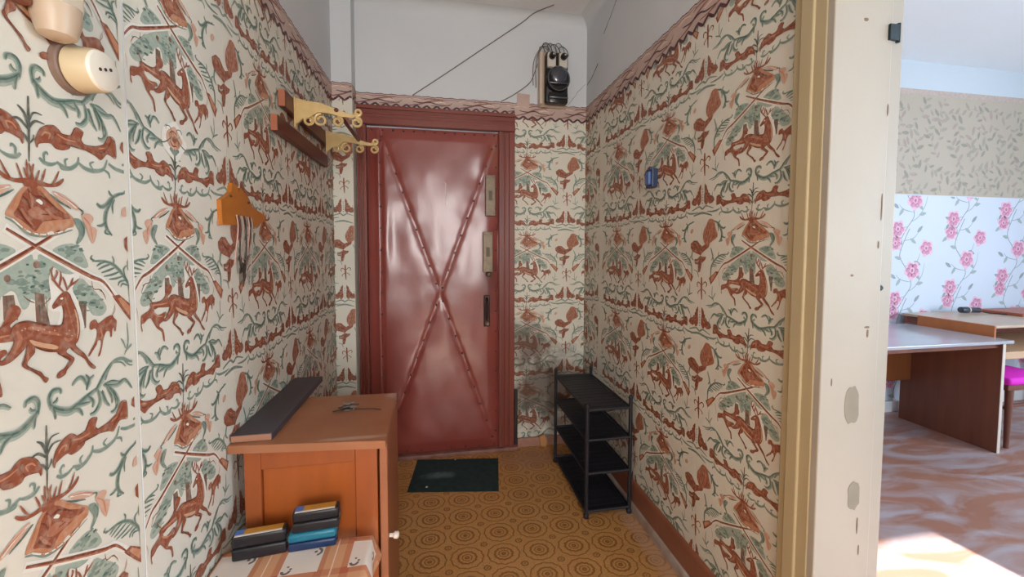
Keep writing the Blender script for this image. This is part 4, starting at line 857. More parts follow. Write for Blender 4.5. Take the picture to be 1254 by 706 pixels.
def leaf(x, z, ang, L_, c, w=.42):
    dx, dz = math.cos(ang), math.sin(ang)
    return [(c, 2, t) for t in fill([(x+dx*L_*s-dz*L_*w*h, z+dz*L_*s+dx*L_*w*h) for s, h in ((0, 0), (.3, .42), (.65, .4), (1, 0), (.65, -.4), (.3, -.42))])]
def ranked(it):
    out = []; r = 0.0; last = None
    for c, l, t in sorted(enumerate(it), key=lambda e: e[1][1]) and [x for _, x in sorted(enumerate(it), key=lambda e: (e[1][1], e[0]))]:
        if c != last: r += .06; last = c
        out.append((c, l*.5+r, t))
    return out
def vine():
    it = []
    main = [(.02, -.1), (.1, .02), (.16, .12), (.1, .25), (.03, .36), (.08, .5), (.12, .58)]
    for t in ribbon(main, .008, 5, False): it.append((RI[3], 1, t))
    for pts in ([(.13, .06), (.2, .1), (.27, .2), (.29, .3)], [(.09, .27), (.2, .3), (.24, .38)], [(.15, .14), (.05, .16), (.0, .2)], [(.05, .4), (-.05, .44), (-.1, .5)], [(.1, .02), (0, .0), (-.06, -.04)], [(.06, .48), (.16, .5), (.22, .56)]):
        for t in ribbon(pts, .006, 4): it.append((RI[3], 1, t))
    for x, z, a in ((.21, .12, .2), (.25, .16, 2.4), (.18, .31, -.4), (.0, .17, 2.6), (.05, .17, -2.2), (-.05, .43, -2.5), (-.08, .48, 1.0), (-.02, -.01, 2.8), (.13, .5, -.6), (.2, .55, .8), (.05, .33, 2.9), (.12, .2, .3), (.02, -.06, -1.2), (.07, .55, 2.2)):
        it += leaf(x, z, a, .075, RI[4] if int(x*100) % 2 else RI[3])
    it += rose(0, 0, .07, 1)+rose(.165, .235, .075, 2)+rose(.30, .42, .068, 3)+rose(-.02, .46, .062, 4)
    return it
VINE = ranked(vine())
s1 = B().prism([(XR+.2, .07), (RX1-.001, .07), (RX1-.001, 1.788), (XR+.2, 1.8)], ff, .0008).build('rose_paper', ROSEP, wf)
print_mesh('rose_print', [(VINE, 3.12+.575*i, .27+.09*i+.575*k-.575*2, 1, 1) for i in range(-1, 5) for k in range(-1, 6)], (XR+.2, RX1-.01, .075, 1.785), ff, RINK, s1)
s2 = B().prism([(XR+.2, 1.8), (RX1-.001, 1.788), (RX1-.001, 2.63), (XR+.2, 2.63)], ff, .0008).build('beige_paper', BEIGE, wf)
def sprigs():
    random.seed(21); it = []
    for i in range(15):
        for k in range(5):
            x = 3.2+i*.17+random.uniform(-.05, .05)+.08*(k % 2); z = 1.84+k*.16+random.uniform(-.03, .03); a = random.uniform(0, 6.28)
            for t in ribbon([(x-.09*math.cos(a), z-.09*math.sin(a)), (x, z+.015), (x+.09*math.cos(a), z+.09*math.sin(a))], .005): it.append((RI[6], 1, t))
            for j in range(6):
                q = -1+j*.4; it += leaf(x+.09*q*math.cos(a), z+.09*q*math.sin(a), a+(1 if j % 2 else -1)*random.uniform(.7, 1.2), random.uniform(.05, .085), random.choice((RI[5], RI[6], RI[7])))
    return it
print_mesh('leaf_print', [(ranked(sprigs()), 0, 0, 1, 1)], (XR+.2, RX1-.01, 1.8, 2.58), ff, RINK, s2)
s3 = B().prism([(XR+.2, 2.585), (RX1-.001, 2.6), (RX1-.001, 2.645), (XR+.2, 2.63)], lambda a, b, o: ff(a, b, .001+o), .0016).build('paper_border', mat('rosy_border', srgb(196, 176, 164), .6, var=.2, scale=40), wf)
bo = B().bbox(XR+.2, RX1, 2.625, 2.65, 0, .09, .006); structure('baseboard_room', bo, mat('white_skirting_paint', srgb(226, 222, 220), .4, var=.08, scale=10), 'white skirting under the rose wallpaper')

# ================================================================ entrance door
CASE = mat('maroon_door_paint', srgb(128, 62, 50), .33, var=.18, scale=6, stretch=(1, 1, .25), bump=.06, bscale=22)
LEATH = mat('maroon_leatherette', srgb(140, 64, 56), .27, var=.16, scale=4, bump=.12, bscale=12, coat=.6)
stains(LEATH, [((.33, 2.58, 1.1), (.12, .2, .3), .4, srgb(80, 42, 36)), ((.37, 2.58, 1.95), (.1, .2, .2), .4, srgb(150, 96, 76))])
dr = empty('door_1', (0, YB, 0)); tag(dr, 'maroon leatherette padded entrance door with tacked diagonal cross', kind='structure')
def D_(o): o.location = (0, -YB, 0); return o
DX0, DX1, DZ0, DZ1, DY = -.418, .386, .028, 2.082, 2.585
def segd(px, pz, a, b):
    dx, dz = b[0]-a[0], b[1]-a[1]; t = max(0, min(1, ((px-a[0])*dx+(pz-a[1])*dz)/(dx*dx+dz*dz)))
    return math.hypot(px-a[0]-t*dx, pz-a[1]-t*dz), t
DIAG = [((-.33, 2.03), (.35, .10)), ((.345, 1.98), (-.33, .10))]
from mathutils import noise as mnoise
def puff(x, z):
    ed = max(0.0, min(x-DX0, DX1-x, z-DZ0, DZ1-z)); h = .016*min(1, ed/.07)**.6
    for k, (a, b) in enumerate(DIAG):
        d, t = segd(x, z, a, b); h -= .0045*math.exp(-(d/.016)**2)*(1+.1*math.cos(t*2*PI*17)) + .0028*math.exp(-(d/.06)**2) + .0007*math.exp(-(d/.05)**2)*math.cos(t*2*PI*17+.6)
    h += .006*(mnoise.noise(Vector((x*3.2, z*2.1, 1.5))))+.0035*mnoise.noise(Vector((x*9, z*5, 4.0)))
    h += .004*math.exp(-((x+.355)/.012)**2)-.006*math.exp(-((x+.335)/.008)**2)
    h += .011*math.exp(-((x-.27)/.06)**2-((z-1.93)/.12)**2)+.008*math.exp(-((x+.31)/.03)**2-((z-1.45)/.25)**2)
    return h
NX, NZ = 110, 260; lf = B(); vv = []; ffc = []
for j in range(NZ+1):
    for i in range(NX+1):
        x = DX0+(DX1-DX0)*i/NX; z = DZ0+(DZ1-DZ0)*j/NZ; vv.append((x, DY-puff(x, z), z))
for j in range(NZ):
    for i in range(NX):
        a = j*(NX+1)+i; ffc.append((a, a+1, a+NX+2, a+NX+1))
lf.add(vv, ffc); lf.box(DX0, DX1, DY+.001, DY+.05, DZ0, DZ1)
leafo = D_(lf.build('door_leaf', LEATH, dr, smooth=True, fix=False))
TK = mat('dark_tack', srgb(74, 34, 30), .4)
tkb = B().lathe([(0, .0075), (.003, .0065), (.0055, .003)], (0, 0, 0), (0, -1, 0), 8)
tmesh = None
def tack(x, z):
    global tmesh
    if tmesh is None:
        t = tkb.build('tack', TK, dr); tmesh = t.data
    else:
        t = bpy.data.objects.new('tack', tmesh); COL.objects.link(t); t.parent = dr
    t.location = (x, DY-puff(x, z)-YB+.001, z)
for a, b in DIAG:
    for k in range(18):
        t = (k+.0)/17; tack(a[0]+(b[0]-a[0])*t, a[1]+(b[1]-a[1])*t)
for k in range(13): tack(-.39+.75*k/12, 2.066)
for k in range(9): tack(-.39+.75*k/8, .05)
for k in range(15): tack(.372, .14+1.86*k/14)
for k in range(15): tack(-.343, .14+1.86*k/14)
def casing(x0, x1, z0, z1, vert):
    b = B(); b.bbox(x0, x1, YB-.030, YB, z0, z1, .005)
    w = (x1-x0) if vert else (z1-z0)
    for f0, f1, d in ((.0, .2, .042), (.32, .44, .036), (.62, .98, .040)):
        if vert: b.bbox(x0+w*f0, x0+w*f1, YB-d, YB-.02, z0, z1, .004)
        else: b.bbox(x0, x1, YB-d, YB-.02, z0+w*(1-f1), z0+w*(1-f0), .004)
    return b
D_(casing(.392, .497, 0, 2.095, True).build('casing', CASE, dr)); D_(casing(-.478, -.422, 0, 2.095, True).build('casing', CASE, dr)); D_(casing(-.478, .497, 2.096, 2.212, False).build('casing', CASE, dr))
D_(B().bbox(.388, .402, DY-.01, YB, .02, 2.09, .003).build('door_stop', CASE, dr))
TH = mat('worn_pink_threshold', srgb(150, 106, 94), .6, scale=14, col2=srgb(120, 78, 66)); D_(B().bbox(-.48, .52, 2.553, 2.66, 0, .026, .006).build('threshold', TH, dr))
D_(B().bbox(.500, .521, YB-.024, YB-.001, .02, .40, .004).build('dark_strip', mat('black_paint_strip', srgb(44, 36, 38), .5), dr))
LOCK = mat('dull_lock_steel', srgb(128, 112, 92), .45, metal=.35, var=.25, scale=40)
for (x0, x1, z0, z1, nm) in ((.300, .362, 1.553, 1.809, 'lock_case'), (.283, .346, 1.195, 1.451, 'lock_case')):
    y = DY-.022; lk = D_(B().bbox(x0, x1, y-.024, y+.02, z0, z1, .003).build(nm, LOCK, dr))
    sb = B()
    for zz in (z0+.014, z1-.014):
        for xx in (x0+.012, x1-.012): sb.lathe([(0, .004), (.002, .0036), (.003, .001)], (xx, y-.024, zz), (0, -1, 0), 8)
    sb.bbox(x0+.02, x1-.02, y-.026, y-.023, (z0+z1)/2-.03, (z0+z1)/2+.03, .001); o = sb.build('lock_screws', mat('lock_screw_dark', srgb(84, 74, 62), .5, metal=.5), lk)
kb = B().lathe([(0, .016), (.012, .016), (.018, .01)], (.318, DY-.04, 1.18), (0, -1, 0), 14); D_(kb.build('latch_knob', MATS['lock_screw_dark'], dr))
HM = mat('dark_handle_iron', srgb(60, 44, 40), .4, metal=.6)
hb = B().bbox(.29, .330, DY-.030, DY-.012, .84, 1.045, .006); hd = D_(hb.build('handle', HM, dr))
hp = B().tube([(.308, DY-.03, 1.025), (.308, DY-.06, 1.01), (.306, DY-.068, .955), (.308, DY-.06, .9), (.308, DY-.03, .885)], .0085, 8); hp.build('handle_grip', HM, hd, smooth=True)
B().lathe([(0, .014), (.008, .012), (.012, .005)], (.312, DY-.03, .858), (0, -1, 0), 12).build('handle_knob', mat('worn_knob_steel', srgb(150, 128, 112), .35, metal=.6), hd)
sc = B().prism([(.049, 1.63), (.053, 1.60), (.055, 1.70), (.054, 1.755), (.050, 1.76), (.048, 1.70)], lambda a, b, o: (a, DY-puff(a, b)-.0008-o, b), .0006); D_(sc.build('white_scratch', mat('scratch_white', srgb(214, 196, 188), .6), dr))

# ================================================================ wall fittings
WIRE = mat('grey_wire', srgb(112, 106, 100), .6); BLACKW = mat('black_wire', srgb(40, 38, 38), .6)
def wire(name, pts, r, m, label, cat='wire', n=6, group=None):
    o = B().tube(catmull(pts, 6), r, 6).build(name, m, None, smooth=True); tag(o, label, cat, group); return o
Y_ = YB-.003
wire('thin_cable', [(-.149, Y_, 2.296), (.05, Y_, 2.44), (.3, Y_, 2.625), (.50, Y_-.001, 2.772), (.56, YB-.010, 2.815), (.62, YB-.045, 2.852), (.72, YB-.14, 2.858)], .003, WIRE, 'thin grey cable running diagonally up the plaster above the padded door')
wire('looping_cable', [(.41, Y_, 2.296), (.5, Y_, 2.35), (.6, Y_, 2.43), (.64, Y_, 2.52), (.655, Y_, 2.56)], .003, WIRE, 'grey cable rising from the border strip to the electricity meter')
# electricity meter
mt = empty('electricity_meter', (.75, YB, 2.265)); tag(mt, 'black electricity meter with glass window mounted on a cream board', 'meter')
def T_(o): o.location = (-.75, -YB, -2.265); return o
T_(B().bbox(.662, .846, YB-.022, YB, 2.272, 2.632, .004).build('backboard', mat('cream_board', srgb(196, 176, 154), .6, var=.12, scale=12), mt))
T_(B().bbox(.653, .672, YB-.06, YB-.0, 2.28, 2.61, .004).build('side_batten', mat('pinkish_batten', srgb(204, 184, 168), .6), mt))
BK = mat('black_bakelite', srgb(30, 29, 31), .25)
body = B().bbox(.69, .838, YB-.078, YB-.02, 2.285, 2.604, .012)
body.lathe([(0, .078), (.028, .078), (.036, .07)], (.764, YB-.075, 2.425), (0, -1, 0), 28)
body.bbox(.70, .828, YB-.112, YB-.07, 2.272, 2.345, .012)
mb = T_(body.build('meter_body', BK, mt, smooth=True))
GL = mat('meter_glass', srgb(40, 46, 62), .06, spec=.9, coat=.8)
gl = B().lathe([(0, .058), (.010, .053), (.016, .04), (.019, .02), (.0195, .001)], (.764, YB-.110, 2.445), (0, -1, 0), 28); T_(gl.build('glass_window', GL, mt, smooth=True))
fr_ = B(); 
for zz in (2.395, 2.305): fr_.tube([(.704, YB-.117, zz), (.764, YB-.132, zz-.006), (.824, YB-.117, zz)], .004, 6)
fr_.tube([(.764+.07*math.cos(t), YB-.114, 2.425+.075*math.sin(t)) for t in [i*PI/16 for i in range(33)]], .004, 6)
T_(fr_.build('rim_band', mat('grey_rim', srgb(96, 96, 98), .35, metal=.5), mt, smooth=True))
WP = mat('white_porcelain', srgb(206, 200, 190), .3)
for x in (.722, .798):
    f = T_(B().bbox(x-.027, x+.027, YB-.100, YB-.07, 2.50, 2.592, .006).build('fuse_holder', WP, mt))
    B().lathe([(0, .021), (.018, .021), (.022, .017), (.03, .015)], (x, YB-.098, 2.565), (0, -1, 0), 18).build('fuse_plug', BK, f, smooth=True)
    B().lathe([(0, .006), (.004, .004)], (x+.004, YB-.128, 2.569), (0, -1, 0), 8).build('fuse_button', WP, f)
for k, (xa, za, top) in enumerate(((.668, 2.6, .06), (.69, 2.61, .075), (.72, 2.60, .085), (.745, 2.60, .08), (.775, 2.60, .09), (.8, 2.60, .07))):
    T_(B().tube(catmull([(xa, YB-.05, za), (xa-.012, YB-.035, za+top*.7), (xa+.015, YB-.02, za+top), (xa+.04, YB-.035, za+top*.6), (xa+.045, YB-.055, za-.005)], 5), .0025, 5).build('lead_wire', BLACKW if k % 2 else WIRE, mt))
for k, (dx, r) in enumerate(((0, .003), (.012, .0025))):
    T_(B().tube(catmull([(.640-dx*1.5, YB-.006, 2.40+dx), (.640-dx*1.5, YB-.008, 2.55), (.66, YB-.01, 2.63+dx), (.70, YB-.03, 2.66+dx), (.735, YB-.05, 2.60)], 5), r, 5).build('supply_wire', WIRE, mt))

# small blue switch on the right wall
sw = empty('wall_switch', (XR, 1.722, 1.64)); tag(sw, 'small blue switch box on the right hall wall', 'switch')
def S_(o): o.location = (-XR, -1.722, -1.64); return o
S_(B().bbox(XR-.030, XR, 1.693, 1.752, 1.628, 1.715, .005).build('switch_base', mat('navy_plastic', srgb(48, 62, 92), .4), sw))
S_(B().bbox(XR-.044, XR-.028, 1.700, 1.738, 1.640, 1.700, .005).build('switch_rocker', mat('blue_plastic', srgb(74, 104, 160), .35), sw))
S_(B().tube([(XR-.014, 1.735, 1.714), (XR-.01, 1.735, 1.724)], .012, 8).build('cable_entry', MATS['navy_plastic'], sw))

# wall socket and doorbell box on the left wall
so = empty('wall_socket', (XL, .803, 1.61)); tag(so, 'round cream wall socket on a brown disc, left hall wall', 'socket')
def O_(o): o.location = (-XL, -.803, -1.61); return o
ax = (1, .0, .0); sc_ = (XL, .803, 1.645)
O_(B().lathe([(0, .041), (.010, .041), (.012, .039)], sc_, ax, 32).build('mounting_disc', mat('brown_disc', srgb(132, 108, 94), .5, var=.2, scale=20), so, smooth=True))
CREAM = mat('cream_bakelite', srgb(206, 186, 150), .35, var=.06, scale=10)
O_(B().lathe([(.012, .035), (.014, .037), (.044, .034), (.046, .033)], sc_, ax, 36).build('socket_body', CREAM, so, smooth=True))
O_(B().lathe([(.046, .0325), (.050, .031), (.051, .029), (.0512, .001)], sc_, ax, 36).build('socket_face', mat('white_bakelite', srgb(226, 218, 202), .35), so, smooth=True))
for dy in (-.011, 0, .011): O_(B().lathe([(0, .0028), (.001, .0028)], (XL+.0512, .803-dy, 1.648-dy*.35), ax, 10).build('pin_hole', mat('pin_hole_dark', srgb(60, 46, 38), .7), so))
bx = empty('doorbell_box', (XL, .745, 1.668)); tag(bx, 'cream plastic box with a tapering brown bottom above the wall socket', 'doorbell')
def X_(o): o.location = (-XL, -.745, -1.668); return o
X_(B().bbox(XL, XL+.045, .722, .782, 1.715, 1.90, .010, 3).build('box_cover', mat('cream_cover', srgb(220, 204, 182), .4), bx, smooth=True))
X_(B().lathe([(0, .012), (.006, .022), (.03, .028), (.05, .029)], (XL+.026, .750, 1.668), (0, 0, 1), 20).build('box_bottom', mat('tan_bottom', srgb(192, 170, 146), .4, var=.1), bx, smooth=True))
X_(B().bbox(XL, XL+.02, .688, .724, 1.70, 1.90, .006).build('brown_side', mat('brown_side', srgb(122, 70, 48), .45, var=.25, scale=18), bx))
wire('black_flex', [(XL+.004, .80, 1.684), (XL+.006, .798, 1.72), (XL+.004, .802, 1.8), (XL+.004, .80, 1.95)], .0022, BLACKW, 'thin black flex climbing the left wall beside the doorbell box')

# key holder plaque with strings
kh = empty('key_holder', (XL, 1.38, 1.41)); tag(kh, 'orange-brown wooden key plaque hanging on the left hall wall', 'key holder')
def K_(o): o.location = (-XL, -1.38, -1.41); return o
def zpx(p): return p
KP = [(1.232, 1.482), (1.263, 1.497), (1.283, 1.508), (1.288, 1.532), (1.316, 1.530), (1.320, 1.512), (1.336, 1.526), (1.378, 1.505), (1.402, 1.481), (1.475, 1.465), (1.492, 1.458), (1.486, 1.449), (1.455, 1.437), (1.42, 1.425), (1.395, 1.424), (1.366, 1.443), (1.335, 1.453), (1.324, 1.434), (1.306, 1.424), (1.235, 1.421)]
KP = [(1.24+(a-1.232)*1.12, 1.412+(z-1.421)*1.12) for a, z in KP]
ORW = mat('orange_varnished_plaque', srgb(186, 112, 34), .35, var=.22, scale=14)
K_(B().prism(KP, lambda a, b, o: (XL+.001+o, a, b), .012).build('plaque', ORW, kh))
for y, z in ((1.29, 1.497), (1.40, 1.49)): K_(B().lathe([(0, .004), (.004, .003)], (XL+.013, y, z), (1, 0, 0), 10).build('screw', mat('screw_dark', srgb(70, 46, 26), .5), kh))
random.seed(4)
strs = [mat('string_pink', srgb(196, 160, 150), .8), mat('string_black', srgb(62, 52, 50), .8), mat('string_grey', srgb(150, 144, 134), .8)]
for k in range(9):
    y0 = 1.318+k*.011+random.uniform(-.004, .004); ln = random.uniform(.10, .2)
    K_(B().tube(catmull([(XL+.016, y0, 1.445), (XL+.018, y0+.004, 1.41), (XL+.012, y0+random.uniform(-.01, .016), 1.41-ln*.6), (XL+.010, y0+random.uniform(-.012, .02), 1.41-ln)], 4), .0018, 5).build('string', strs[k % 3], kh))
for k, (y, z) in enumerate(((1.345, 1.30), (1.362, 1.265), (1.372, 1.285))):
    b = B().bbox(XL+.008, XL+.011, y-.004, y+.004, z-.03, z+.01, .001).lathe([(0, .010), (.003, .010)], (XL+.0085, y, z+.016), (1, 0, 0), 12); K_(b.build('key', mat('dark_key_steel', srgb(78, 68, 60), .4, metal=.6), kh))

# coat rack with two boards and cast brackets
cr_ = empty('coat_rack', (XL, 1.95, 1.775)); tag(cr_, 'wall coat rack of two maroon boards with yellow scrolled hook brackets', 'coat rack')
def C_(o): o.location = (-XL, -1.95, -1.775); return o
BRD = mat('maroon_rack_board', srgb(96, 44, 36), .4, var=.2, scale=8, stretch=(1, .2, 1)); BRE = mat('cut_end_wood', srgb(164, 98, 70), .6)
for (y0, y1, z0, z1) in ((1.615, 2.30, 1.776, 1.836), (1.695, 2.40, 1.890, 1.955)):
    b = B().bbox(XL+.003, XL+.028, y0+.001, y1, z0, z1, .003).box(XL+.004, XL+.027, y0, y0+.0015, z0+.001, z1-.001, 1); C_(b.build('rack_board', [BRD, BRE], cr_))
YEL = mat('yellowed_cast_brass', srgb(210, 182, 126), .38, metal=.1, var=.15, scale=30)
def spiral(cx_, cz_, r0_, a0, turns, sg=1, n=22): return [(cx_+r0_*(1-.62*i/n)*math.cos(a0+sg*turns*2*PI*i/n), cz_+r0_*(1-.62*i/n)*math.sin(a0+sg*turns*2*PI*i/n)) for i in range(n+1)]
def bracket(yc):
    br = empty('bracket'); br.parent = cr_; X0 = XL+.028
    b = B().bbox(X0, X0+.006, yc-.014, yc+.014, 1.838, 1.962, .003)
    y3 = lambda a, z, o: (X0+a, yc-.007+o, z)
    b.prism([(.004, 1.958), (.05, 1.948), (.10, 1.944), (.145, 1.928), (.185, 1.913), (.225, 1.905), (.24, 1.897), (.225, 1.890), (.18, 1.893), (.14, 1.902), (.115, 1.905), (.09, 1.905), (.075, 1.895), (.055, 1.882), (.03, 1.875), (.015, 1.86), (.004, 1.852)], y3, .014)
    q = b.build('bracket_arm', YEL, br); C_(br)
    for (cx_, cz_, r_, a0, sg) in ((.052, 1.872, .021, 1.2, -1), (.1, 1.876, .026, 1.5, 1), (.165, 1.874, .022, 1.6, -1), (.24, 1.874, .022, 1.7, -1), (.245, 1.915, .016, 3.4, 1)):
        B().tube([(X0+a, yc, z) for a, z in spiral(cx_, cz_, r_, a0, 1.3, sg)], .0055, 6).build('hook_scroll', YEL, br, smooth=True)
bracket(1.80); bracket(2.27)
C_(B().tube([(XL+.19, 1.79, 1.918), (XL+.19, 2.29, 1.918)], .009, 10).build('rack_rail', BRD, cr_, smooth=True))

# ================================================================ cabinet with board and keys
VW = mat('orange_varnished_wood', srgb(166, 88, 44), .35, var=.22, scale=5, stretch=(3, 3, .5), bump=.04, bscale=30)
VT = mat('worn_cabinet_top', srgb(166, 112, 80), .36, scale=7, col2=srgb(150, 92, 60), bump=.04, bscale=20)
stains(VT, [((-.17, 1.58, .78), (.05, .05, .1), .6, srgb(196, 168, 156)), ((-.25, 1.24, .78), (.2, .02, .1), .5, srgb(204, 176, 158))])
cb = empty('hall_cabinet', (-.38, 1.41, 0)); tag(cb, 'small orange-brown wooden cabinet with worn top beside the left wall', 'cabinet')
def H_(o): o.location = (.38, -1.41, 0); return o
tp = B(); pts = [(-.598, 1.252), (-.156, 1.206), (-.162, 1.602), (-.598, 1.618)]
tp.prism(pts, lambda a, b, o: (a, b, .756+o), .024); H_(tp.build('cabinet_top', VT, cb))
bd = B(); x0, x1, y0, y1 = -.562, -.188, 1.262, 1.585
bd.box(x0, x1, y0+.022, y1, .06, .756).bbox(x0, x0+.045, y0, y0+.022, 0, .756, .003).bbox(x1-.066, x1, y0, y0+.022, 0, .756, .003).bbox(x0+.045, x1-.066, y0, y0+.022, .695, .756, .003).bbox(x0+.045, x1-.066, y0, y0+.022, .06, .13, .003)
bd.bbox(x0, x0+.04, y1-.04, y1, 0, .07, .003).bbox(x1-.04, x1, y1-.04, y1, 0, .07, .003)
H_(bd.build('cabinet_body', VW, cb))
H_(B().bbox(x0+.046, x1-.067, y0+.013, y0+.023, .131, .694, .002).build('side_panel', mat('orange_panel', srgb(176, 92, 40), .35, var=.18, scale=6, stretch=(3, 3, .5)), cb))
dd = H_(B().bbox(-.182, -.158, 1.258, 1.575, .07, .752, .003).build('cabinet_door', mat('faded_door_edge', srgb(160, 98, 66), .4, var=.2, scale=7), cb))
B().lathe([(0, .006), (.012, .006), (.016, .011), (.026, .011), (.03, .006)], (-.158, 1.29, .43), (1, -.1, 0), 14).build('door_knob', mat('white_knob', srgb(232, 224, 212), .3), dd, smooth=True)
bo_ = B(); bo_.bbox(-.597, -.486, 1.268, 1.80, .7805, .802, .002).box(-.595, -.488, 1.2670, 1.2685, .782, .800, 1)
bob = bo_.build('shelf_board', [mat('dark_slate_board', srgb(76, 72, 80), .5, scale=9, col2=srgb(62, 54, 56), stretch=(1, .3, 1)), mat('raw_board_edge', srgb(164, 116, 92), .6)]); tag(bob, 'dark grey loose board lying along the wall on the cabinet', 'board')
ks = empty('key_bunch', (-.31, 1.46, .78)); ks.scale = (.95, .85, .95); tag(ks, 'bunch of grey keys lying on the cabinet top', 'keys')
KM = mat('key_steel', srgb(168, 164, 158), .3, metal=.7); KD = mat('key_steel_dark', srgb(84, 74, 68), .35, metal=.7)
B().tube([(.017*math.cos(t), .014*math.sin(t), .004) for t in [i*PI/10 for i in range(21)]], .0014, 6).build('key_ring', KM, ks)
random.seed(9)
for k in range(11):
    a = (2.6, 3.6, .3, -.5, 2.9, .8, 3.3, -.1, 2.2, -2.4, .55)[k]; L_ = random.uniform(.016, .030); zz = .002+.0022*k; cx_, cy_ = random.uniform(-.018, .02), random.uniform(-.012, .012)
    d = Vector((math.cos(a), math.sin(a), 0)); nn = Vector((-d.y, d.x, 0)); b = B()
    b.lathe([(0, .010), (.002, .010)], (cx_+d.x*.006, cy_+d.y*.006, zz), (0, 0, 1), 12)
    p0 = Vector((cx_, cy_, 0))+d*.012; p1 = p0+d*L_
    b.prism([(p0.x-nn.x*.003, p0.y-nn.y*.003), (p1.x-nn.x*.002, p1.y-nn.y*.002), (p1.x+nn.x*.002, p1.y+nn.y*.002), (p1.x+nn.x*.006-d.x*.002, p1.y+nn.y*.006-d.y*.002), (p1.x+nn.x*.006-d.x*.012, p1.y+nn.y*.006-d.y*.012), (p0.x+nn.x*.003, p0.y+nn.y*.003)], lambda u, v, o, zz=zz: (u, v, zz+o), .002)
    b.build('key', (KM, KD)[k % 2], ks)
B().tube(catmull([(.02, .0, .003), (.05, -.008, .004), (.085, -.01, .003), (.115, -.025, .003)], 5), .0022, 6).build('key_cord', mat('dark_cord', srgb(78, 50, 38), .7), ks)

# ================================================================ stool with cloth and cases
sl = empty('low_stool', (-.39, 1.0, 0)); tag(sl, 'low wooden stool under a checked cloth beside the left wall', 'stool')
STW = mat('stool_wood', srgb(150, 92, 56), .5, var=.15)
def L2(o): o.location = (.39, -1.0, 0); return o
L2(B().bbox(-.585, -.205, .79, 1.205, .468, .492, .004).build('seat', STW, sl))
for x in (-.565, -.255):
    for y in (.81, 1.155): L2(B().bbox(x, x+.035, y, y+.035, 0, .468, .003).build('leg', STW, sl))
L2(B().bbox(-.53, -.255, .818, .836, .40, .468, .002).bbox(-.53, -.255, 1.163, 1.181, .40, .468, .002).bbox(-.556, -.538, .845, 1.155, .40, .468, .002).bbox(-.247, -.229, .845, 1.155, .40, .468, .002).build('apron', STW, sl))
def cloth_mat():
    m = bpy.data.materials.new('checked_cloth'); m.use_nodes = True; N = m.node_tree.nodes; L = m.node_tree.links; b = N['Principled BSDF']; b.inputs['Roughness'].default_value = .7
    uv = N.new('ShaderNodeUVMap'); sp = N.new('ShaderNodeSeparateXYZ'); L.new(uv.outputs[0], sp.inputs[0])
    def M(op, a, c=None):
        n = N.new('ShaderNodeMath'); n.operation = op
        for i, x in enumerate((a, c)):
            if x is None: continue
            if isinstance(x, (int, float)): n.inputs[i].default_value = x
            else: L.new(x, n.inputs[i])
        return n.outputs[0]
    fx_ = M('FRACT', sp.outputs[0]); fy_ = M('FRACT', sp.outputs[1])
    def mix(f, a, c):
        x = N.new('ShaderNodeMix'); x.data_type = 'RGBA'; L.new(f, x.inputs[0])
        for s, i in ((a, 6), (c, 7)):
            if isinstance(s, tuple): x.inputs[i].default_value = s
            else: L.new(s, x.inputs[i])
        return x.outputs[2]
    def band(v, lo, hi): return M('MULTIPLY', M('GREATER_THAN', v, lo), M('LESS_THAN', v, hi))
    colr = mix(M('MULTIPLY', M('ADD', band(fx_, .0, .13), band(fy_, .0, .13)), .55), srgb(214, 158, 118), srgb(188, 104, 74))
    colr = mix(M('MULTIPLY', M('MAXIMUM', band(fx_, .62, .74), band(fy_, .62, .74)), .5), colr, srgb(176, 96, 66))
    line = M('MAXIMUM', M('MAXIMUM', band(fx_, .85, .87), band(fy_, .85, .87)), 0.0); colr = mix(M('MULTIPLY', line, .8), colr, srgb(240, 214, 190))
    sq = M('MULTIPLY', band(fx_, .10, .66), band(fy_, .10, .66)); colr = mix(sq, colr, srgb(232, 218, 206))
    def spot(cx_, cy_, r, w):
        d = M('SQRT', M('ADD', M('POWER', M('SUBTRACT', fx_, cx_), 2.0), M('POWER', M('SUBTRACT', fy_, cy_), 2.0)))
        return M('LESS_THAN', M('ABSOLUTE', M('SUBTRACT', d, r)), w)
    g = M('MAXIMUM', M('MULTIPLY', spot(.55, .53, .07, .02), M('GREATER_THAN', fx_, .56)), spot(.53, .54, .012, .014))
    g = M('MAXIMUM', g, M('MAXIMUM', M('MULTIPLY', spot(.19, .19, .055, .02), M('LESS_THAN', fy_, .19)), M('MAXIMUM', spot(.25, .22, .0, .02), spot(.2, .27, .0, .018))))
    colr = mix(M('MULTIPLY', g, .85), colr, srgb(66, 46, 44))
    L.new(colr, b.inputs['Base Color']); return m
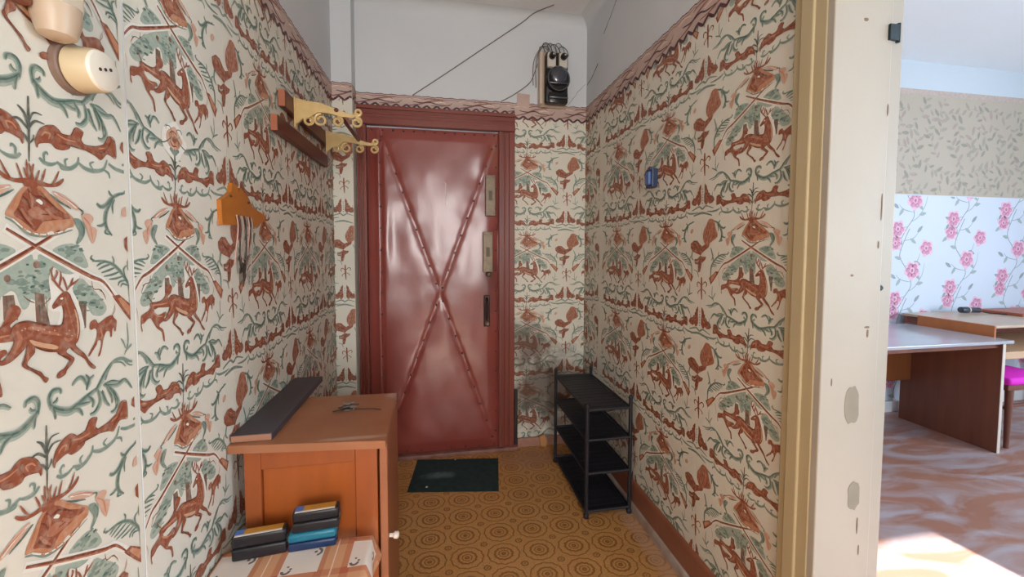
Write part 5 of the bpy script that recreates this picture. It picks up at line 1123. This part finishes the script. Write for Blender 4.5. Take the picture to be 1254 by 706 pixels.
def cloth():
    n = 44; X0, X1, Y0, Y1 = -.594, -.196, .75, 1.212; ov = .075; V = []; F = []; UV = []
    def coord(i, lo, hi): return lo-ov+(hi-lo+2*ov)*i/n
    for j in range(n+1):
        for i in range(n+1):
            x, y = coord(i, X0+.07, X1), coord(j, Y0, Y1-.07); cx_ = min(max(x, X0), X1); cy_ = min(max(y, Y0), Y1)
            ox, oy = x-cx_, y-cy_; d = math.hypot(ox, oy); z = .4945+.0012*math.sin(x*40)*math.sin(y*33)
            px, py = cx_, cy_
            if d > 0:
                fl_ = .22+.10*math.sin(x*34+y*41); z -= d*.93; px += ox/d*d*fl_; py += oy/d*d*fl_
            V.append((max(px, -.5985), py, z)); UV.append(((x+.6)/.172+.03, (y-.71)/.172-.12))
    for j in range(n):
        for i in range(n): a = j*(n+1)+i; F.append((a, a+1, a+n+2, a+n+1))
    me = bpy.data.meshes.new('checked_cloth'); me.from_pydata(V, [], F); u = me.uv_layers.new(name='UVMap')
    for lp in me.loops: u.data[lp.index].uv = UV[lp.vertex_index]
    for p in me.polygons: p.use_smooth = True
    me.materials.append(cloth_mat()); o = bpy.data.objects.new('checked_cloth', me); COL.objects.link(o)
    sd = o.modifiers.new('thick', 'SOLIDIFY'); sd.thickness = .002; sd.offset = 1.0; return o
tag(cloth(), 'orange and white checked oilcloth draped over the low stool', 'tablecloth')
BLK = mat('black_case_plastic', srgb(34, 33, 38), .4, var=.2, scale=20); TEAL = mat('teal_case_plastic', srgb(30, 116, 140), .35); NAVY = mat('navy_case_plastic', srgb(26, 50, 90), .35)
LY = mat('yellow_label', srgb(206, 150, 60), .5, var=.25, scale=25); LB = mat('blue_label', srgb(84, 122, 190), .5); LW = mat('pale_label', srgb(214, 206, 196), .5)
def case(name, loc, rz, w, d, h, mats, label, stripe=True):
    e = place(empty(name), loc, rz); tag(e, label, 'case', 'small plastic cases on the stool')
    B().bbox(-w/2, w/2, -d/2, d/2, 0, h*.48, .006, 3).build('case_base', mats[0], e, smooth=True)
    ld = B().bbox(-w/2, w/2, -d/2, d/2, h*.5, h, .008, 3).build('case_lid', mats[1], e, smooth=True)
    if stripe:
        B().box(-w/2+.028, w/2-.010, -d/2+.008, d/2-.008, h, h+.0008).build('lid_label', LY, ld)
        B().box(-w/2+.006, -w/2+.028, -d/2+.008, d/2-.008, h, h+.0008).build('lid_label', LB, ld)
        B().box(-w/2+.008, w/2-.01, -d/2+.002, -d/2+.0075, h*.985, h+.0004).build('label_edge', LW, ld)
    B().bbox(w/2-.001, w/2+.002, -d/4, d/4, h*.35, h*.65, .0008).build('clasp', MATS['grey_rim'], e)
    return e
case('plastic_case', (-.490, 1.186, .497), .10, .134,   .036, .070, (BLK, BLK), 'black plastic case with blue and yellow label, standing alone on the checked cloth')
case('plastic_case', (-.356, 1.196, .497), .06, .126, .042, .050, (NAVY, TEAL), 'teal and navy plastic case under a black case on the checked cloth', False)
case('plastic_case', (-.347, 1.198, .5472), .07, .122, .038, .060, (BLK, BLK), 'black plastic case with yellow label on top of the teal case')

# ================================================================ rack and mat
RK = mat('black_rack_plastic', srgb(30, 31, 40), .55, var=.25, scale=18, bump=.1, bscale=60)
rk = empty('shoe_rack', (.847, 2.11, 0)); tag(rk, 'dark navy-black four tier plastic shoe rack in the hall corner', 'shoe rack')
def R_(o): o.location = (-.847, -2.11, 0); return o
rx0, rx1, ry0, ry1 = .722, .953, 1.842, 2.378
for x, y, h in ((rx0, ry0, .565), (rx1, ry0, .595), (rx0, ry1, .585), (rx1, ry1, .59)):
    p = R_(B().tube([(x, y, .012), (x, y, h)], .0098, 10).build('post', RK, rk, smooth=True))
    B().lathe([(0, .013), (.016, .013), (.022, .009)], (x, y, 0), (0, 0, 1), 12).build('foot', RK, p); B().lathe([(0, .010), (.012, .012), (.022, .008), (.026, .003)], (x, y, h-.008), (0, 0, 1), 12).build('finial', RK, p)
for z in (.032, .225, .395, .548):
    sh = B().bbox(rx0+.004, rx1-.004, ry0+.006, ry1-.006, z-.012, z-.004, .002)
    for k in range(13):
        yy = ry0+.02+(ry1-ry0-.04)*k/12; sh.box(rx0+.008, rx1-.008, yy-.0185, yy+.0185, z-.005, z-.0015)
    s_ = R_(sh.build('shelf', RK, rk))
    for yy in (ry0, ry1): B().tube([(rx0, yy, z), (rx1, yy, z)], .0075, 8).build('cross_bar', RK, s_, smooth=True)
    for xx in (rx0, rx1): B().tube([(xx, ry0, z), (xx, ry1, z)], .006, 8).build('side_rail', RK, s_, smooth=True)
MATM = mat('dark_green_mat', srgb(30, 56, 54), .9, scale=30, col2=srgb(22, 42, 44), bump=.6, bscale=220)
stains(MATM, [((0, 2.34, 0), (.16, .06, .1), .5, srgb(110, 136, 134))])
mg = B(); n1, n2 = 26, 18; c4 = [(-.176, 2.215), (.324, 2.135), (.372, 2.478), (-.135, 2.548)]; V = []; F = []
for j in range(n2+1):
    for i in range(n1+1):
        s, t = i/n1, j/n2; x = (1-t)*((1-s)*c4[0][0]+s*c4[1][0])+t*((1-s)*c4[3][0]+s*c4[2][0]); y = (1-t)*((1-s)*c4[0][1]+s*c4[1][1])+t*((1-s)*c4[3][1]+s*c4[2][1])
        e = min(s, 1-s, t, 1-t); V.append((x, y, .004+.004*min(1, e*14)+.001*math.sin(i*2.4)*math.sin(j*2.1)))
for j in range(n2):
    for i in range(n1): a = j*(n1+1)+i; F.append((a, a+1, a+n1+2, a+n1+1))
rim = [i for i in range(n1+1)]+[j*(n1+1)+n1 for j in range(1, n2+1)]+[n2*(n1+1)+i for i in range(n1-1, -1, -1)]+[j*(n1+1) for j in range(n2-1, 0, -1)]
k0 = len(V); V += [(V[i][0], V[i][1], .0005) for i in rim]; m_ = len(rim)
F += [(rim[i], k0+i, k0+(i+1) % m_, rim[(i+1) % m_]) for i in range(m_)]+[tuple(range(k0+m_-1, k0-1, -1))]
mg.add(V, F); tag(mg.build('door_mat', MATM, None, smooth=True), 'dark green rectangular mat on the linoleum in front of the padded door', 'mat')
SPK = mat('white_speck', srgb(208, 204, 196), .7)
for k, (x, y, r) in enumerate(((-.07, 2.235, .007), (.1, 2.50, .005))):
    b = B().lathe([(0, r), (.002, r*.7)], (x, y, .008), (0, 0, 1), 7); tag(b.build('paper_scrap', SPK), ('tiny white scrap on the green mat, on the side away from the padded door', 'tiny white scrap on the green mat, along its edge beside the padded door')[k], 'scrap', 'scraps on the mat')
mp_ = B(); mp_.prism([(-.009, 0), (.012, -.004), (.016, .02), (.004, .05), (-.014, .04)], lambda a, b, o: (a, o, b), .012)
o = mp_.build('wood_offcut', mat('pale_offcut', srgb(196, 142, 88), .6, var=.15)); tag(o, 'small yellowish wood offcut leaning at the end wall beside the shoe rack', 'offcut'); o.location = (.695, 2.572, .06); o.scale = (1.8, 1.4, 1.6); o.location.z = .0065

# ================================================================ furniture of the bright room
DW = mat('walnut_veneer', srgb(126, 74, 54), .35, var=.25, scale=5, stretch=(4, 4, .4)); DT = mat('glossy_pale_desk_top', srgb(176, 176, 182), .14, var=.05, spec=.7); PB = mat('pale_edge_band', srgb(214, 200, 186), .4)
dk = empty('writing_desk', (3.08, 2.25, 0)); tag(dk, 'walnut veneer desk with glossy pale top below the rose wallpaper', 'desk')
def E_(o): o.location = (-3.08, -2.25, 0); return o
E_(B().bbox(2.46, 3.70, 1.945, 2.56, .732, .752, .003).build('desk_top', DT, dk))
E_(B().bbox(2.50, 3.66, 1.975, 1.995, .70, .731, .002).build('front_rail', DW, dk))
for x in (2.50, 3.622): 
    p = E_(B().bbox(x, x+.022, 1.955, 2.53, 0, .731, .002).build('end_panel', DW, dk)); B().bbox(x-.0005, x+.0225, 1.953, 1.9565, .001, .731, .0005).build('edge_band', PB, p)
E_(B().bbox(2.522, 3.622, 2.46, 2.478, .33, .731, .002).build('back_panel', mat('orange_walnut_panel', srgb(150, 88, 48), .4, var=.2, scale=5, stretch=(4, 4, .4)), dk))
d2 = empty('side_table', (4.3, 2.33, 0)); tag(d2, 'lower-shelved wooden side table with orange edge against the far wall', 'table')
def G_(o): o.location = (-4.3, -2.33, 0); return o
OE = mat('orange_table_edge', srgb(184, 106, 52), .4, var=.12, scale=6, stretch=(1, 3, .5)); LT = mat('pale_table_top', srgb(196, 172, 146), .3, var=.1, scale=5); DKI = mat('red_brown_inside', srgb(134, 72, 56), .5)
G_(B().bbox(3.735, 5.2, 2.06, 2.62, .806, .826, .003).build('table_top', LT, d2))
G_(B().bbox(3.72, 3.738, 2.055, 2.50, .60, .826, .002).build('side_board', OE, d2))
G_(B().bbox(3.738, 5.2, 2.07, 2.60, .585, .635, .003).build('shelf', mat('pale_shelf', srgb(206, 170, 134), .4), d2)); G_(B().bbox(3.738, 5.2, 2.585, 2.603, .635, .806, .002).build('back_board', DKI, d2))
for x in (3.745, 5.15):
    for y in ((2.55,) if x < 4 else (2.1, 2.55)): G_(B().bbox(x, x+.04, y, y+.04, 0, .586, .003).build('leg', DKI, d2))
tag(B().bbox(4.44, 5.1, 2.30, 2.56, .8262, .85, .003).build('loose_panel', mat('red_brown_panel', srgb(170, 92, 66), .4, var=.1)), 'red-brown loose board lying on the pale side table', 'board')
dv = empty('black_torch', (4.25, 2.5, .827)); tag(dv, 'small black cylindrical device lying on the pale side table', 'device')
B().lathe([(-.08, .016), (-.078, .024), (-.02, .026), (-.012, .021), (.075, .021), (.08, .016)], (0, 0, .027), (1, -.15, -.02), 18).build('device_body', mat('charcoal_plastic', srgb(48, 52, 62), .35), dv, smooth=True)
B().lathe([(-.024, .0268), (-.016, .0268)], (0, 0, .0275), (1, -.15, -.02), 18).build('device_ring', PB, dv)
B().tube(catmull([(.08, -.012, .02), (.13, -.03, .006), (.17, -.06, .003), (.185, -.12, .003)], 5), .004, 6).build('device_cord', BLACKW, dv)
ch = empty('magenta_stool', (3.97, 2.16, 0)); tag(ch, 'wooden stool with a magenta padded seat pushed under the side table', 'stool')
def Q_(o): o.location = (-3.97, -2.16, 0); return o
MG = mat('magenta_fabric', srgb(226, 30, 196), .75, var=.12, scale=30); CW = mat('brown_chair_wood', srgb(120, 72, 56), .45, var=.2)
Q_(B().bbox(3.745, 4.17, 1.975, 2.36, .435, .487, .018, 3).build('seat', MG, ch, smooth=True)); Q_(B().bbox(3.765, 4.15, 1.995, 2.34, .395, .436, .004).build('seat_frame', CW, ch))
for x in (3.785, 4.13):
    for y in (2.0, 2.33): Q_(B().tube([(x, y, 0), (x, y, .40)], [.013, .021], 10).build('leg', CW, ch, smooth=True))
Q_(B().bbox(3.785, 4.13, 1.992, 2.008, .28, .302, .003).bbox(3.777, 3.793, 2.0, 2.33, .26, .282, .003).build('stretcher', CW, ch))
